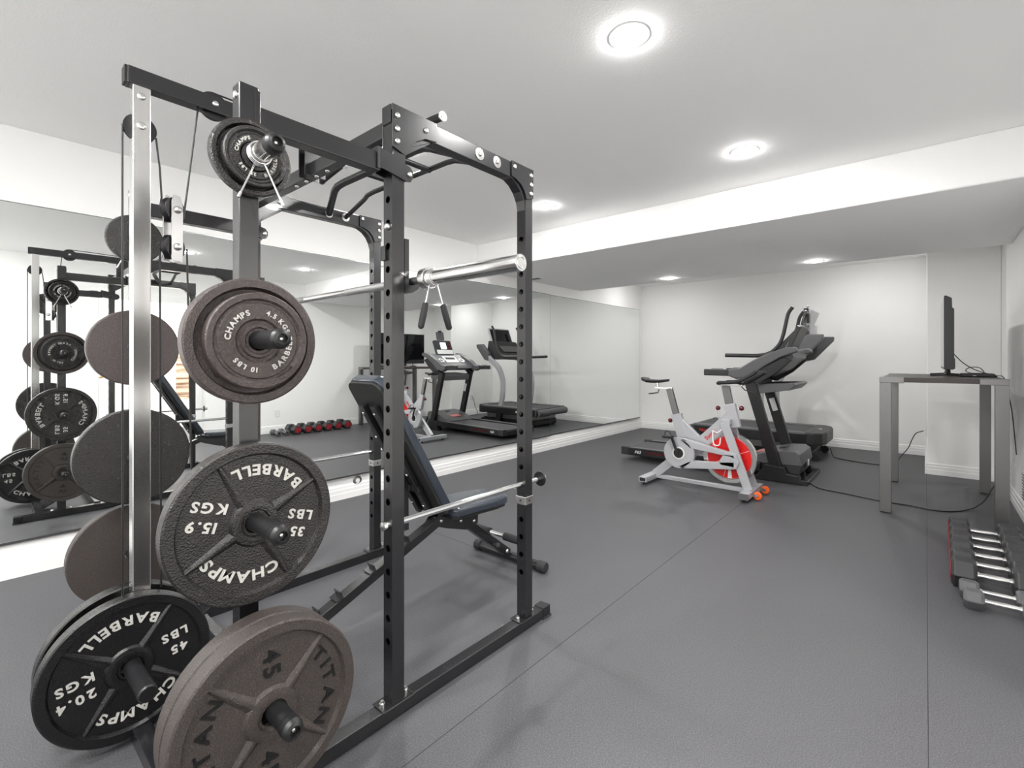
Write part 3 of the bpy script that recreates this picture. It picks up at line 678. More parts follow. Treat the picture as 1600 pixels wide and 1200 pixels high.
obj('front_leg', MB().beam((bx, 1.79, .385), (bx, 2.215, .055), .048, .048, (0, 1, 0)), M['rack'], bn, bevel=.003)
mb = MB()
for dx in (-.030, .030): mb.prism([(1.60, .385), (1.70, .345), (1.84, .300), (1.93, .315), (1.935, .392), (1.80, .402), (1.64, .430)], (bx+dx, 0, 0), (0, 1, 0), (0, 0, 1), .005)
hb = obj('hinge_bracket', mb, M['rack'], bn)
for y, z in ((1.66, .395), (1.80, .36), (1.90, .375), (1.90, .335)): bolt(hb, (bx+.033, y, z), (1, 0, 0), .010, .006)
ff = obj('front_foot', MB().cyl((bx-.26, 2.235, .031), (bx+.26, 2.235, .031), .026, 24), M['rack'], bn)
for s_ in (-1, 1): obj('end_cap', MB().lathe([(.0265, 0), (.032, .001), (.032, .045), (.026, .052), (0, .052)], (bx+s_*.235, 2.235, .031), (s_, 0, 0), 28), M['rubber'], ff)
rf = obj('rear_foot', MB().cyl((bx-.22, .81, .031), (bx+.22, .81, .031), .026, 24), M['rack'], bn)
for s_ in (-1, 1): obj('end_cap', MB().lathe([(.0265, 0), (.032, .001), (.032, .045), (.026, .052), (0, .052)], (bx+s_*.20, .81, .031), (s_, 0, 0), 28), M['rubber'], rf)
tu = obj('leg_roller_bar', MB().cyl((bx-.23, 2.13, .19), (bx+.23, 2.13, .19), .013, 16), M['chromeb'], bn)
for s_ in (-1, 1): obj('foam_roller', MB().cyl((bx+s_*.06, 2.13, .19), (bx+s_*.22, 2.13, .19), .023, 24), M['rubber'], tu)
mb = MB().cyl((bx+.024, 2.07, .150), (bx+.050, 2.07, .150), .007, 12); mb.sphere((bx+.058, 2.07, .150), .018); obj('adjust_knob', mb, M['rubber'], bn)
bolt(bn, (bx+.025, 2.19, .075), (1, 0, 0), .012, .008)
tag(bn, bn['label'], 'bench')

# ================================================================ EXERCISE BIKE
Y0 = 4.69
bk = thing('exercise_bike', 'silver indoor cycling bike with a red flywheel and orange transport wheels', 'exercise bike', (-1.65, Y0, 0))
def B(x, z, y=Y0): return V((x, y, z))
rs = obj('rear_stabilizer', MB().span((-2.165, 4.44, .028), (-2.085, 4.94, .078)), M['silver'], bk, bevel=.003)
for y in (4.441, 4.939): obj('open_end', MB().span((-2.155, y-.002, .036), (-2.095, y+.002, .070)), M['board'], rs)
fs_ = obj('front_stabilizer', MB().span((-1.235, 4.44, .028), (-1.155, 4.94, .078)), M['silver'], bk, bevel=.003)
for y in (4.441, 4.939): obj('end_cap', MB().span((-1.237, y-.003, .026), (-1.153, y+.003, .080)), M['graypl'], fs_)
for x in (-2.125, -1.195):
    for y in (4.49, 4.89): obj('leveling_foot', MB().lathe([(.018, 0), (.018, .012), (.006, .014), (.006, .030)], (x, y, 0), (0, 0, 1), 16), M['rubber'], bk)
obj('base_tube', MB().span((-2.085, Y0-.02, .035), (-1.235, Y0+.02, .070)), M['silver'], bk, bevel=.003)
obj('rear_leg', MB().beam(B(-2.10, .07), B(-1.84, .30), .045, .085, (0, 1, 0)), M['silver'], bk, bevel=.004)
sl_ = obj('seat_tube', MB().beam(B(-1.880, .70), B(-1.815, .47), .050, .100, (0, 1, 0)), M['silver'], bk, bevel=.005)
obj('frame_beam', MB().beam(B(-1.855, .620), B(-1.60, .385), .046, .105, (0, 1, 0)), M['silver'], bk, bevel=.005)
fb = obj('frame_beam', MB().beam(B(-1.74, .33), B(-1.355, .715), .048, .115, (0, 1, 0)), M['silver'], bk, bevel=.005)
tm = MB(); dv = (B(-1.355, .73)-B(-1.74, .33)).normalized(); nv = V((-dv.z, 0, dv.x))
text_line(tm, 'Sunny', B(-1.545, .532, Y0-.0255)-nv*.018, dv, nv, .0015, .052, 1.0, .06); obj('frame_lettering', tm, M['red'], fb)
obj('gusset', MB().prism([(-1.845, .48), (-1.80, .50), (-1.70, .42), (-1.74, .34)], (0, Y0, 0), (1, 0, 0), (0, 0, 1), .040), M['silver'], bk, bevel=.003)
obj('head_tube', MB().beam(B(-1.375, .83), B(-1.325, .615), .052, .092, (0, 1, 0)), M['silver'], bk, bevel=.005)
for y in (4.605, 4.775):
    obj('fork_leg', MB().beam(B(-1.40, .66, y), B(-1.195, .075, y), .022, .075, (0, 1, 0)), M['silver'], bk, bevel=.003)
obj('fork_crown', MB().beam((-1.385, 4.595, .668), (-1.385, 4.785, .668), .07, .05), M['silver'], bk, bevel=.006)
obj('seat_post', MB().beam(B(-1.955, .950), B(-1.880, .68), .036, .060, (0, 1, 0)), M['steel'], bk, bevel=.003)
obj('handlebar_post', MB().beam(B(-1.415, 1.0), B(-1.375, .80), .040, .068, (0, 1, 0)), M['steel'], bk, bevel=.003)
sd_ = obj('seat_slider', MB().beam(B(-2.10, .955), B(-1.92, .950), .034, .020, (0, 0, 1)), M['chromeb'], bk, bevel=.002)
mb = MB().cyl(B(-2.075, .95), B(-2.085, 1.01), .014, 14); obj('saddle_post', mb, M['chrome'], sd_)
mb = MB().tube([B(-2.06, .935, Y0-.01), B(-2.06, .905, Y0-.03), B(-2.16, .890, Y0-.03)], .006, 10); obj('quick_lever', mb, M['board'], sd_)
# saddle
vs = []; fs = []; rows = 13; cols = 12
for i in range(rows):
    u = i/(rows-1); x = -2.235+.275*u
    hw = .078*(1-u)**.7+.018 if u > .18 else .055+.045*(u/.18)**.6
    hw = min(hw, .088); zt = 1.040 - .012*math.sin(PI*u) + (.010 if u < .15 else 0); th = .018+.012*(1-u)
    for k in range(cols):
        a = 2*PI*k/cols; cz = math.sin(a)
        vs.append((x, Y0+hw*math.cos(a), zt+ (th*.35*cz if cz > 0 else th*1.1*cz)))
for i in range(rows-1):
    for k in range(cols): l = (k+1) % cols; fs.append((i*cols+k, i*cols+l, (i+1)*cols+l, (i+1)*cols+k))
mb = MB().add(vs, fs, True); mb.add(vs[:cols], [tuple(range(cols-1, -1, -1))]); mb.add(vs[-cols:], [tuple(range(cols))])
obj('saddle', mb, M['rubber'], bk)
# handlebar
hbp = obj('handlebar', MB().tube(smoothpath([(-1.44, 4.57, 1.030), (-1.36, 4.56, 1.033), (-1.28, 4.575, 1.045), (-1.20, 4.585, 1.085), (-1.13, 4.60, 1.135)], 6), .017, 14), M['rubber'], bk)
for pts in ([(-1.44, 4.81, 1.030), (-1.36, 4.82, 1.033), (-1.28, 4.805, 1.045), (-1.20, 4.795, 1.085), (-1.13, 4.78, 1.135)], [(-1.42, 4.57, 1.028), (-1.46, 4.62, 1.022), (-1.46, 4.76, 1.022), (-1.42, 4.81, 1.028)], [(-1.24, 4.64, 1.03), (-1.17, 4.65, 1.07), (-1.08, 4.655, 1.13)], [(-1.24, 4.74, 1.03), (-1.17, 4.73, 1.07), (-1.08, 4.725, 1.13)], [(-1.28, 4.57, 1.04), (-1.27, 4.69, 1.02), (-1.28, 4.81, 1.04)]):
    obj('grip_bar', MB().tube(smoothpath(pts, 6), .016, 12), M['rubber'], hbp)
obj('handlebar_plate', MB().box((-1.36, Y0, 1.008), (.20, .10, .018)), M['chromeb'], hbp, bevel=.003)
obj('quick_lever', MB().tube([(-1.27, Y0-.02, .995), (-1.24, Y0-.03, .965), (-1.16, Y0-.03, .94)], .005, 8), M['board'], hbp)
# flywheel
WC = B(-1.378, .335)
fw_ = obj('flywheel', MB().lathe([(.015, -.018), (.195, -.018), (.200, -.022), (.232, -.022), (.235, -.018), (.235, .018), (.232, .022), (.200, .022), (.195, .018), (.015, .018)], WC, (0, 1, 0), 96), M['chromeb'], bk)
for s_ in (-1, 1):
    obj('red_disc', MB().lathe([(.018, .0182), (.192, .0182), (.192, .0205), (.018, .0205)], WC, (0, s_, 0), 72), M['red'], fw_)
    mb = MB()
    for a in (25, 75, 205, 255, 325, 145):
        a = math.radians(a); d = V((math.cos(a), 0, math.sin(a))); mb.beam(WC+d*.05+V((0, s_*.021, 0)), WC+d*.188+V((0, s_*.021, 0)), .0015, .0028, (0, 1, 0))
    obj('spoke_lines', mb, M['whitel'], fw_)
    mb = MB(); a = math.radians(-85); d = V((math.cos(a), 0, math.sin(a))); q = V((-d.z, 0, d.x)); o_ = WC+V((0, s_*.021, 0))
    mb.prism([(.03, -.006), (.19, -.028), (.19, .010), (.03, .004)], o_, d, q, .001)
    obj('white_flash', mb, M['whitel'], fw_)
    ring = [o_+V((.03+.030*math.cos(t), s_*.001, .085+.018*math.sin(t))) for t in [k*PI/12 for k in range(24)]]
    obj('wheel_emblem', MB().tube(ring, .0025, 6, closed=True), M['whitel'], fw_)
obj('hub_nut', MB().cyl(WC-V((0, .09, 0)), WC+V((0, .09, 0)), .012, 6), M['zinc'], bk)
# chain guard (near side): round crank cover with two arms reaching the wheel hub
def gpr(y, t, k=0):
    mb = MB(); cc_ = [(-1.815+(.150-k)*math.cos(a), .335+(.150-k)*math.sin(a)) for a in [q*PI/20 for q in range(40)]]
    mb.prism(cc_, (0, y, 0), (1, 0, 0), (0, 0, 1), t)
    mb.prism([(-1.80, .484-k), (-1.76, .478-k), (-1.31, .392-k), (-1.31, .352), (-1.345, .358+k*.3), (-1.66, .388+k*.4), (-1.70, .395)], (0, y, 0), (1, 0, 0), (0, 0, 1), t)
    mb.prism([(-1.815, .186+k), (-1.31, .248+k), (-1.31, .312), (-1.58, .282-k*.4), (-1.68, .278), (-1.72, .26)], (0, y, 0), (1, 0, 0), (0, 0, 1), t)
    mb.prism([(-1.42, .262+k), (-1.29, .252+k), (-1.265, .32), (-1.29, .388-k), (-1.40, .372), (-1.44, .30)], (0, y, 0), (1, 0, 0), (0, 0, 1), t)
    return mb
gd = obj('chain_guard', gpr(4.600, .045), M['silver'], bk, bevel=.004)
obj('guard_rim', gpr(4.5765, .003, .016), M['silver'], gd)
obj('guard_ring', MB().lathe([(.048, 0), (.060, 0), (.060, .006), (.048, .006)], (-1.815, 4.576, .335), (0, -1, 0), 40), M['white'], gd)
ck = obj('crank', MB().lathe([(0, .012), (.046, .010), (.046, 0)], (-1.815, 4.575, .335), (0, -1, 0), 32), M['board'], bk)
obj('crank_arm', MB().beam((-1.815, 4.545, .335), (-1.875, 4.545, .495), .016, .024, (0, 1, 0)), M['board'], ck, bevel=.003)
mb = MB().span((-1.925, 4.445, .485), (-1.845, 4.535, .510)); obj('pedal', mb, M['board'], ck, bevel=.004)
obj('toe_cage', MB().tube(smoothpath([(-1.92, 4.50, .51), (-1.91, 4.49, .545), (-1.87, 4.48, .55), (-1.85, 4.48, .515)], 5), .004, 8), M['board'], ck)
obj('crank_arm', MB().beam((-1.815, 4.835, .335), (-1.755, 4.835, .175), .016, .024, (0, 1, 0)), M['board'], ck, bevel=.003)
obj('pedal', MB().span((-1.795, 4.845, .155), (-1.715, 4.935, .180)), M['board'], ck, bevel=.004)
# knobs
for (a, b) in (((-1.885, Y0, .645), (-1.945, Y0, .630)), ((-1.475, Y0, .64), (-1.482, Y0-.0, .785)), ((-1.33, Y0, .79), (-1.275, Y0, .795))):
    k_ = obj('adjust_knob', MB().sphere(b, .022, 18), M['redglass'], bk)
    d = (V(b)-V(a)); obj('knob_stem', MB().cyl(a, V(a)+d*.88, .006, 10), M['chrome'], k_)
obj('brake_arm', MB().tube(smoothpath([(-1.42, 4.64, .60), (-1.47, 4.62, .56), (-1.50, 4.60, .575), (-1.49, 4.59, .46), (-1.44, 4.59, .455), (-1.43, 4.59, .52)], 5), .006, 8), M['white'], bk)
for y in (4.60, 4.86):
    wh = obj('transport_wheel', MB().lathe([(.010, -.013), (.030, -.013), (.035, -.008), (.035, .008), (.030, .013), (.010, .013)], (-1.118, y, .042), (0, 1, 0), 32), M['orange'], bk)
    mb = MB(); mb.beam((-1.158, y-.018, .05), (-1.112, y-.018, .042), .004, .022, (0, 0, 1)); mb.beam((-1.158, y+.018, .05), (-1.112, y+.018, .042), .004, .022, (0, 0, 1)); mb.cyl((-1.118, y-.022, .042), (-1.118, y+.022, .042), .006, 10)
    obj('wheel_bracket', mb, M['zinc'], wh)

# ================================================================ NEAR TREADMILL
t1 = thing('treadmill', 'black folding treadmill behind the exercise bike, with a tablet holder above its console', 'treadmill', (-1.9, 5.81, 0))
ya, yb = 5.44, 6.18
dk = obj('deck', MB().prism([(-2.87, .055), (-1.40, .075), (-1.40, .140), (-2.87, .125)], (0, (ya+yb)/2, 0), (1, 0, 0), (0, 0, 1), yb-ya-.06), M['rackdark'], t1, bevel=.004)
obj('running_belt', MB().prism([(-2.84, .128), (-1.42, .145), (-1.42, .152), (-2.84, .140)], (0, (ya+yb)/2, 0), (1, 0, 0), (0, 0, 1), .52), M['belt'], t1)
for y0, y1 in ((ya, ya+.085), (yb-.085, yb)):
    sr = obj('side_rail', MB().prism([(-2.86, .060), (-1.30, .085), (-1.30, .170), (-2.86, .150)], (0, (y0+y1)/2, 0), (1, 0, 0), (0, 0, 1), y1-y0), M['rackdark'], t1, bevel=.006)
    obj('foot_pad', MB().prism([(-2.84, .1495), (-1.36, .1685), (-1.36, .1725), (-2.84, .1535)], (0, (y0+y1)/2, 0), (1, 0, 0), (0, 0, 1), y1-y0-.020), M['graypl'], sr)
    obj('rear_cap', MB().span((-2.89, y0-.004, .060), (-2.79, y1+.004, .160)), M['dkgray'], sr, bevel=.010)
tm = MB(); text_line(tm, 'F63', V((-2.665, ya-.001, .094)), V((1, 0, .012)), V((.25, 0, 1)), .0012, .046, 1.15, .08)
obj('model_lettering', tm, M['whitel'], t1)
obj('red_stripe', MB().prism([(-2.57, .105), (-2.24, .105), (-2.22, .122), (-2.55, .122)], (0, ya-.0005, 0), (1, 0, 0), (0, 0, 1), .002), M['redglass'], t1)
hd = obj('motor_hood', MB().prism([(-1.50, .165), (-1.44, .205), (-1.30, .262), (-1.12, .305), (-1.0, .312), (-.955, .285), (-.935, .175), (-1.50, .155)], (0, 5.81, 0), (1, 0, 0), (0, 0, 1), .60), M['graypl'], t1, bevel=.018, seg=3)
obj('hood_base', MB().prism([(-1.45, .165), (-.937, .180), (-.955, .085), (-1.05, .045), (-1.42, .075)], (0, 5.81, 0), (1, 0, 0), (0, 0, 1), .585), M['dkgray'], t1, bevel=.008)
sn_ = V((-.262, 0, .965)); sx_ = V((.965, 0, .262))
obj('warning_label', MB().prism([(-.05, -.11), (.05, -.11), (.05, .11), (-.05, .11)], V((-1.37, 5.81, .235))+sn_*.004, sx_, (0, 1, 0), .003), M['warn'], hd)
obj('hood_badge', MB().prism([(-.03, -.05), (.03, -.05), (.03, .05), (-.03, .05)], V((-1.16, 5.80, .297))+V((-.1, 0, .99))*.002, V((.99, 0, .17)), (0, 1, 0), .003), M['rackdark'], hd)
obj('power_switch', MB().box((-.936, 5.72, .16), (.012, .07, .05)), M['rackdark'], hd); obj('rating_sticker', MB().box((-.934, 5.86, .16), (.010, .05, .06)), M['white'], hd)
bf = obj('base_frame', MB().span((-1.36, ya, 0), (-.875, ya+.05, .045)), M['rack'], t1, bevel=.003)
mb = MB().span((-.925, ya+.05, .0), (-.875, yb-.05, .045)); obj('front_bar', mb, M['rack'], bf, bevel=.003)
obj('base_rail', MB().span((-1.36, yb-.05, 0), (-.875, yb, .045)), M['rack'], bf, bevel=.003)
for y in (ya-.012, yb+.012-.10):
    obj('upright', MB().beam((-1.410, y+.05, 1.03), (-1.145, y+.05, .10), .062, .105, (0, 1, 0)), M['rackdark'], t1, bevel=.006)
    obj('upright_boot', MB().prism([(-1.36, .002), (-.925, .002), (-.955, .085), (-1.05, .095), (-1.075, .155), (-1.255, .165)], (0, y+.05, 0), (1, 0, 0), (0, 0, 1), .10), M['rackdark'], t1, bevel=.006)
obj('caution_sticker', MB().beam((-1.338, yb+.0-.083, .80), (-1.296, yb-.083, .66), .002, .055, (0, 1, 0)), M['white'], t1)
tr = obj('accessory_tray', MB().prism([(-1.40, .872), (-1.04, .930), (-.985, .985), (-1.00, 1.005), (-1.37, .985), (-1.42, .965)], (0, 5.81, 0), (1, 0, 0), (0, 0, 1), .66), M['graypl'], t1, bevel=.005)
obj('tray_recess', MB().prism([(-.13, -.26), (.13, -.26), (.13, .26), (-.13, .26)], (-1.18, 5.81, .9945), (1, 0, .04), (0, 1, 0), .006), M['board'], tr)
for y0, y1 in ((5.385, 5.455), (6.165, 6.235)):
    yc_ = (y0+y1)/2
    a_ = obj('hand_rail', MB().beam((-1.86, yc_, 1.103), (-1.57, yc_, 1.100), .045, .070, (0, 0, 1)), M['dkgray'], t1, bevel=.010, seg=3)
    obj('console_wing', MB().prism([(-1.60, 1.138), (-1.49, 1.148), (-1.36, 1.235), (-1.20, 1.312), (-1.05, 1.362), (-.97, 1.365), (-.945, 1.320), (-1.10, 1.262), (-1.25, 1.170), (-1.38, 1.065), (-1.52, 1.035), (-1.60, 1.068)], (0, yc_, 0), (1, 0, 0), (0, 0, 1), y1-y0+.02), M['graypl'], a_, bevel=.016, seg=3)
    obj('wing_bracket', MB().prism([(-1.44, 1.02), (-1.38, 1.065), (-1.25, 1.165), (-1.08, 1.262), (-1.0, 1.235), (-1.14, 1.10), (-1.30, .995)], (0, yc_, 0), (1, 0, 0), (0, 0, 1), y1-y0-.01), M['rackdark'], a_, bevel=.008)
    obj('speed_button_bar', MB().beam((-1.78, yc_, 1.143), (-1.66, yc_, 1.142), .020, .008), M['steel'], a_)
cn = obj('console', MB().prism([(-1.46, 1.085), (-1.40, 1.135), (-1.10, 1.335), (-1.02, 1.345), (-1.0, 1.26), (-1.14, 1.13), (-1.30, 1.05)], (0, 5.81, 0), (1, 0, 0), (0, 0, 1), .70), M['graypl'], t1, bevel=.014, seg=3)
cu = V((.83, 0, .555)); cnn = V((-.555, 0, .83))
for y in (5.57, 6.05):
    obj('speaker_ring', MB().lathe([(.030, 0), (.062, 0), (.058, .012), (.036, .010), (.030, 0)], V((-1.27, y, 1.222))+cnn*.001, cnn, 36), M['white'], cn)
obj('console_shelf', MB().prism([(-.10, -.15), (.10, -.15), (.10, .15), (-.10, .15)], V((-1.24, 5.81, 1.242))+cnn*.004, cu, (0, 1, 0), .008), M['white'], cn, bevel=.002)
obj('shelf_slot', MB().prism([(-.03, -.11), (.03, -.11), (.03, .11), (-.03, .11)], V((-1.22, 5.81, 1.256))+cnn*.009, cu, (0, 1, 0), .006), M['board'], cn)
du = V((.40, 0, .917)); dn = V((-.917, 0, .40))
sp = obj('display_panel', MB().prism(rrect(.29, .40, .02), V((-1.035, 5.81, 1.455)), du, (0, 1, 0), .045), M['dkgray'], t1, bevel=.008)
obj('display_fascia', MB().prism([(-.05, -.185), (-.13, -.185), (-.13, .185), (-.05, .185)], V((-1.035, 5.81, 1.455))+dn*.0235, du, (0, 1, 0), .003), M['white'], sp)
obj('lit_screen', MB().prism([(-.03, -.07), (.10, -.07), (.10, .06), (-.03, .06)], V((-1.035, 5.81, 1.455))+dn*.0235, du, (0, 1, 0), .003), M['lit'], sp)
mb = MB()
for z in (-.02, .03, .08): mb.prism([(z-.012, .10), (z+.012, .10), (z+.012, .15), (z-.012, .15)], V((-1.035, 5.81, 1.455))+dn*.0235, du, (0, 1, 0), .003)
obj('red_buttons', mb, M['redglass'], sp)
th = obj('tablet_holder', MB().prism(rrect(.155, .17, .012), V((-.955, 5.80, 1.675)), V((.22, 0, .975)), (0, 1, 0), .022), M['graypl'], t1, bevel=.003)
mb = MB(); mb.span((-.965, 5.77, 1.745), (-.925, 5.83, 1.775)); obj('holder_clip', mb, M['rackdark'], th, bevel=.004)
obj('holder_clip', MB().tube([(-.935, 5.78, 1.775), (-.93, 5.78, 1.80), (-.93, 5.83, 1.80), (-.935, 5.83, 1.775)], .006, 8), M['chrome'], th)
obj('holder_back', MB().box((-.925, 5.80, 1.67), (.020, .08, .10)), M['rackdark'], th, bevel=.004)

# ================================================================ FAR TREADMILL
t2 = thing('treadmill', 'high-deck incline treadmill against the far wall, with curved silver uprights and a touch screen', 'treadmill', (-1.75, 7.22, 0))
ya, yb = 6.75, 7.70; yc_ = (ya+yb)/2
obj('deck', MB().prism([(-2.50, .20), (-2.54, .25), (-2.50, .325), (-1.12, .335), (-1.12, .205)], (0, yc_, 0), (1, 0, 0), (0, 0, 1), yb-ya-.02), M['dkgray'], t2, bevel=.012)
obj('running_belt', MB().span((-2.46, yc_-.29, .330), (-1.13, yc_+.29, .340)), M['belt'], t2)
for y0, y1 in ((ya, ya+.12), (yb-.12, yb)):
    sr = obj('side_rail', MB().span((-2.48, y0, .21), (-1.10, y1, .350)), M['graypl'], t2, bevel=.012)
    obj('side_panel', MB().span((-2.46, y0-.003 if y0 < 7 else y1-.002, .215), (-1.10, y0+.002 if y0 < 7 else y1+.003, .325)), M['rackdark'], sr)
tm = MB(); text_line(tm, 'Nordic', V((-2.30, ya-.003, .252)), V((1, 0, 0)), V((.2, 0, 1)), .001, .055, 1.1, .06); obj('side_lettering', tm, M['red'], t2)
tm = MB(); text_line(tm, 'Track', V((-2.06, ya-.003, .252)), V((1, 0, 0)), V((.2, 0, 1)), .001, .055, 1.1, .06); obj('side_lettering', tm, M['whitel'], t2)
rl = obj('rear_roller', MB().cyl((-2.50, ya+.01, .27), (-2.50, yb-.01, .27), .062, 28), M['graypl'], t2)
fh = obj('front_hood', MB().prism([(-1.14, -.475), (-1.02, -.475), (-.945, -.40), (-.915, -.25), (-.915, .25), (-.945, .40), (-1.02, .475), (-1.14, .475)], (0, yc_, .275), (1, 0, 0), (0, 1, 0), .155), M['dkgray'], t2, bevel=.020, seg=3)
tm = MB(); text_line(tm, 'iFIT', V((-1.04, yc_, .353)), V((0, -1, 0)), V((1, 0, 0)), .001, .05, 1.1, .06); obj('hood_lettering', tm, M['whitel'], fh)
obj('lower_frame', MB().span((-2.30, ya+.06, .115), (-1.18, yb-.06, .205)), M['steel'], t2, bevel=.004)
obj('base_frame', MB().span((-2.35, ya+.10, .02), (-1.05, yb-.10, .115)), M['rackdark'], t2, bevel=.01)
for x in (-2.30, -1.02):
    for y in (ya+.12, yb-.12): obj('base_wheel', MB().cyl((x, y-.03, .045), (x, y+.03, .045), .045, 24), M['rubber'], t2)
for y in (6.79, 7.66):
    pts = smoothpath([(-1.52, y, .06), (-1.575, y, .35), (-1.625, y, .62), (-1.62, y, .86), (-1.52, y, 1.07), (-1.36, y, 1.20), (-1.18, y, 1.32)], 6)
    mb = MB(); vs = []; n = len(pts)
    for i, p_ in enumerate(pts):
        tdir = (pts[min(i+1, n-1)]-pts[max(i-1, 0)]).normalized(); q = V((tdir.z, 0, -tdir.x)); ww = .048
        vs += [p_-q*ww-V((0, .030, 0)), p_+q*ww-V((0, .030, 0)), p_+q*ww+V((0, .030, 0)), p_-q*ww+V((0, .030, 0))]
    fs = [(0, 1, 2, 3), tuple(4*(n-1)+k for k in (3, 2, 1, 0))]
    for i in range(n-1):
        for k in range(4): l = (k+1) % 4; fs.append((4*i+k, 4*(i+1)+k, 4*(i+1)+l, 4*i+l))
    mb.add(vs, fs)
    up = obj('curved_upright', mb, M['silver'], t2, bevel=.010)
    obj('upright_boot', MB().beam((-1.50, y, .02), (-1.56, y, .26), .07, .12, (0, 1, 0)), M['rackdark'], up, bevel=.006)
    obj('upright_head', MB().prism([(-1.27, 1.21), (-1.15, 1.24), (-.93, 1.49), (-.925, 1.545), (-1.09, 1.55), (-1.27, 1.37)], (0, y, 0), (1, 0, 0), (0, 0, 1), .066), M['graypl'], up, bevel=.010)
for y in (6.86, 7.59):
    hr = obj('hand_rail', MB().tube(smoothpath([(-2.07, y, 1.300), (-1.85, y, 1.295), (-1.64, y, 1.295), (-1.52, y, 1.33), (-1.42, y, 1.43), (-1.375, y, 1.54), (-1.345, y, 1.68), (-1.315, y, 1.82), (-1.265, y, 1.90)], 6), [.026]*18+[.022]*31, 14), M['dkgray'], t2)
c2 = obj('console', MB().prism([(-1.56, 1.265), (-1.53, 1.305), (-1.26, 1.60), (-1.16, 1.62), (-1.12, 1.42), (-1.30, 1.24)], (0, 7.225, 0), (1, 0, 0), (0, 0, 1), .72), M['dkgray'], t2, bevel=.014, seg=3)
obj('console_tray', MB().prism([(-.08, -.24), (.08, -.24), (.08, .24), (-.08, .24)], V((-1.41, 7.225, 1.45))+V((-.74, 0, .67))*.004, V((.67, 0, .74)), (0, 1, 0), .010), M['steel'], c2, bevel=.003)
obj('cross_grip', MB().tube(smoothpath([(-1.56, 6.87, 1.28), (-1.62, 6.95, 1.265), (-1.64, 7.225, 1.26), (-1.62, 7.50, 1.265), (-1.56, 7.58, 1.28)], 5), .024, 14), M['dkgray'], c2)
su = V((.38, 0, .925)); sn2 = V((-.925, 0, .38))
ts = obj('touch_screen', MB().prism(rrect(.36, .60, .02), V((-1.155, 7.225, 1.70)), su, (0, 1, 0), .035), M['silver'], t2, bevel=.006)
obj('screen_glass', MB().prism([(-.155, -.28), (.155, -.28), (.155, .28), (-.155, .28)], V((-1.155, 7.225, 1.70))+sn2*.018, su, (0, 1, 0), .003), M['screen'], ts)
obj('screen_mount', MB().box((-1.10, 7.225, 1.60), (.06, .20, .16)), M['silver'], ts, bevel=.008)

# ================================================================ TALL TABLE, TELEVISION
tx0, tx1, ty0, ty1, tz = -.285, .455, 4.915, 6.27, 1.098
tt = thing('bar_table', 'tall narrow table with brushed steel legs and brown top by the right wall', 'table', ((tx0+tx1)/2, (ty0+ty1)/2, 0))
obj('table_top', MB().span((tx0+.01, ty0+.004, tz-.038), (tx1-.01, ty1-.004, tz)), M['tabletop'], tt, bevel=.003)
for x, sx in ((tx0, 1), (tx1, -1)):
    for y, sy in ((ty0, 1), (ty1, -1)):
        lg = obj('leg', MB().span((x, y, .006), (x+sx*.075, y+sy*.06, tz-.038)), M['steel'], tt, bevel=.003)
        obj('leg_corner', MB().span((x-sx*.001, y-sy*.002, tz-.045), (x+sx*.155, y+sy*.06, tz+.002)), M['steel'], lg, bevel=.004)
        obj('foot_glide', MB().span((x+sx*.006, y+sy*.006, 0), (x+sx*.069, y+sy*.054, .008)), M['rubber'], lg)
tv = thing('television', 'flat black television seen from its side, standing on the tall table', 'television', (.15, 5.73, tz+.003))
obj('panel', MB().prism([(.112, 1.160), (.112, 1.757), (.124, 1.757), (.158, 1.735), (.160, 1.66), (.172, 1.645), (.172, 1.255), (.178, 1.245), (.178, 1.168), (.165, 1.160)], (0, 5.73, 0), (1, 0, 0), (0, 0, 1), 1.06), M['tv'], tv, bevel=.003)
obj('screen', MB().span((.1105, 5.212, 1.178), (.1125, 6.248, 1.745)), M['screen'], tv)
obj('neck', MB().prism([(.125, 1.115), (.165, 1.115), (.160, 1.17), (.135, 1.17)], (0, 5.73, 0), (1, 0, 0), (0, 0, 1), .20), M['tv'], tv, bevel=.003)
for y, s_ in ((5.47, -1), (5.99, 1)):
    mb = MB(); mb.tube([(.030, y, tz+.008), (.13, y, tz+.016), (.15, y, tz+.070)], .007, 8); mb.tube([(.13, y, tz+.016), (.235, y, tz+.008)], .007, 8)
    obj('stand_foot', mb, M['tv'], tv)
mb = MB()
for z in (1.60, 1.42, 1.25): mb.lathe([(0, 0), (.006, 0), (.006, .002), (0, .002)], (.142, 5.1995, z), (0, -1, 0), 12)
obj('vent_holes', mb, M['board'], tv)
sb_ = thing('media_box', 'flat black media box on the tall table behind the television', 'media player', (.33, 5.50, tz+.003))
obj('case', MB().prism([(-.115, 0), (.115, 0), (.095, .026), (-.095, .026)], (.32, 5.50, tz+.0035), (1, 0, 0), (0, 0, 1), .19), M['tv'], sb_, bevel=.004)
obj('status_light', MB().box((.30, 5.4035, tz+.012), (.02, .002, .004)), M['whitel'], sb_)
def cord(name, pts, r, m, label, cat='cable', grp=None, n=6):
    if isinstance(cat, bpy.types.Object): return obj(name, MB().tube(smoothpath(pts, n), r, 8), M[m], cat, label=label)
    o = obj(name, MB().tube(smoothpath(pts, n), r, 8), M[m]); return tag(o, label, cat, grp)
cord('television_cable', [(.178, 5.5, 1.29), (.235, 5.5, 1.215), (.30, 5.5, 1.162), (.36, 5.5, 1.134), (.43, 5.5, 1.112), (.475, 5.55, 1.10), (.50, 5.6, 1.02), (.54, 5.7, .8), (.57, 5.75, .45)], .0035, 'rackdark', 'black cable drooping over the table edge', tv)
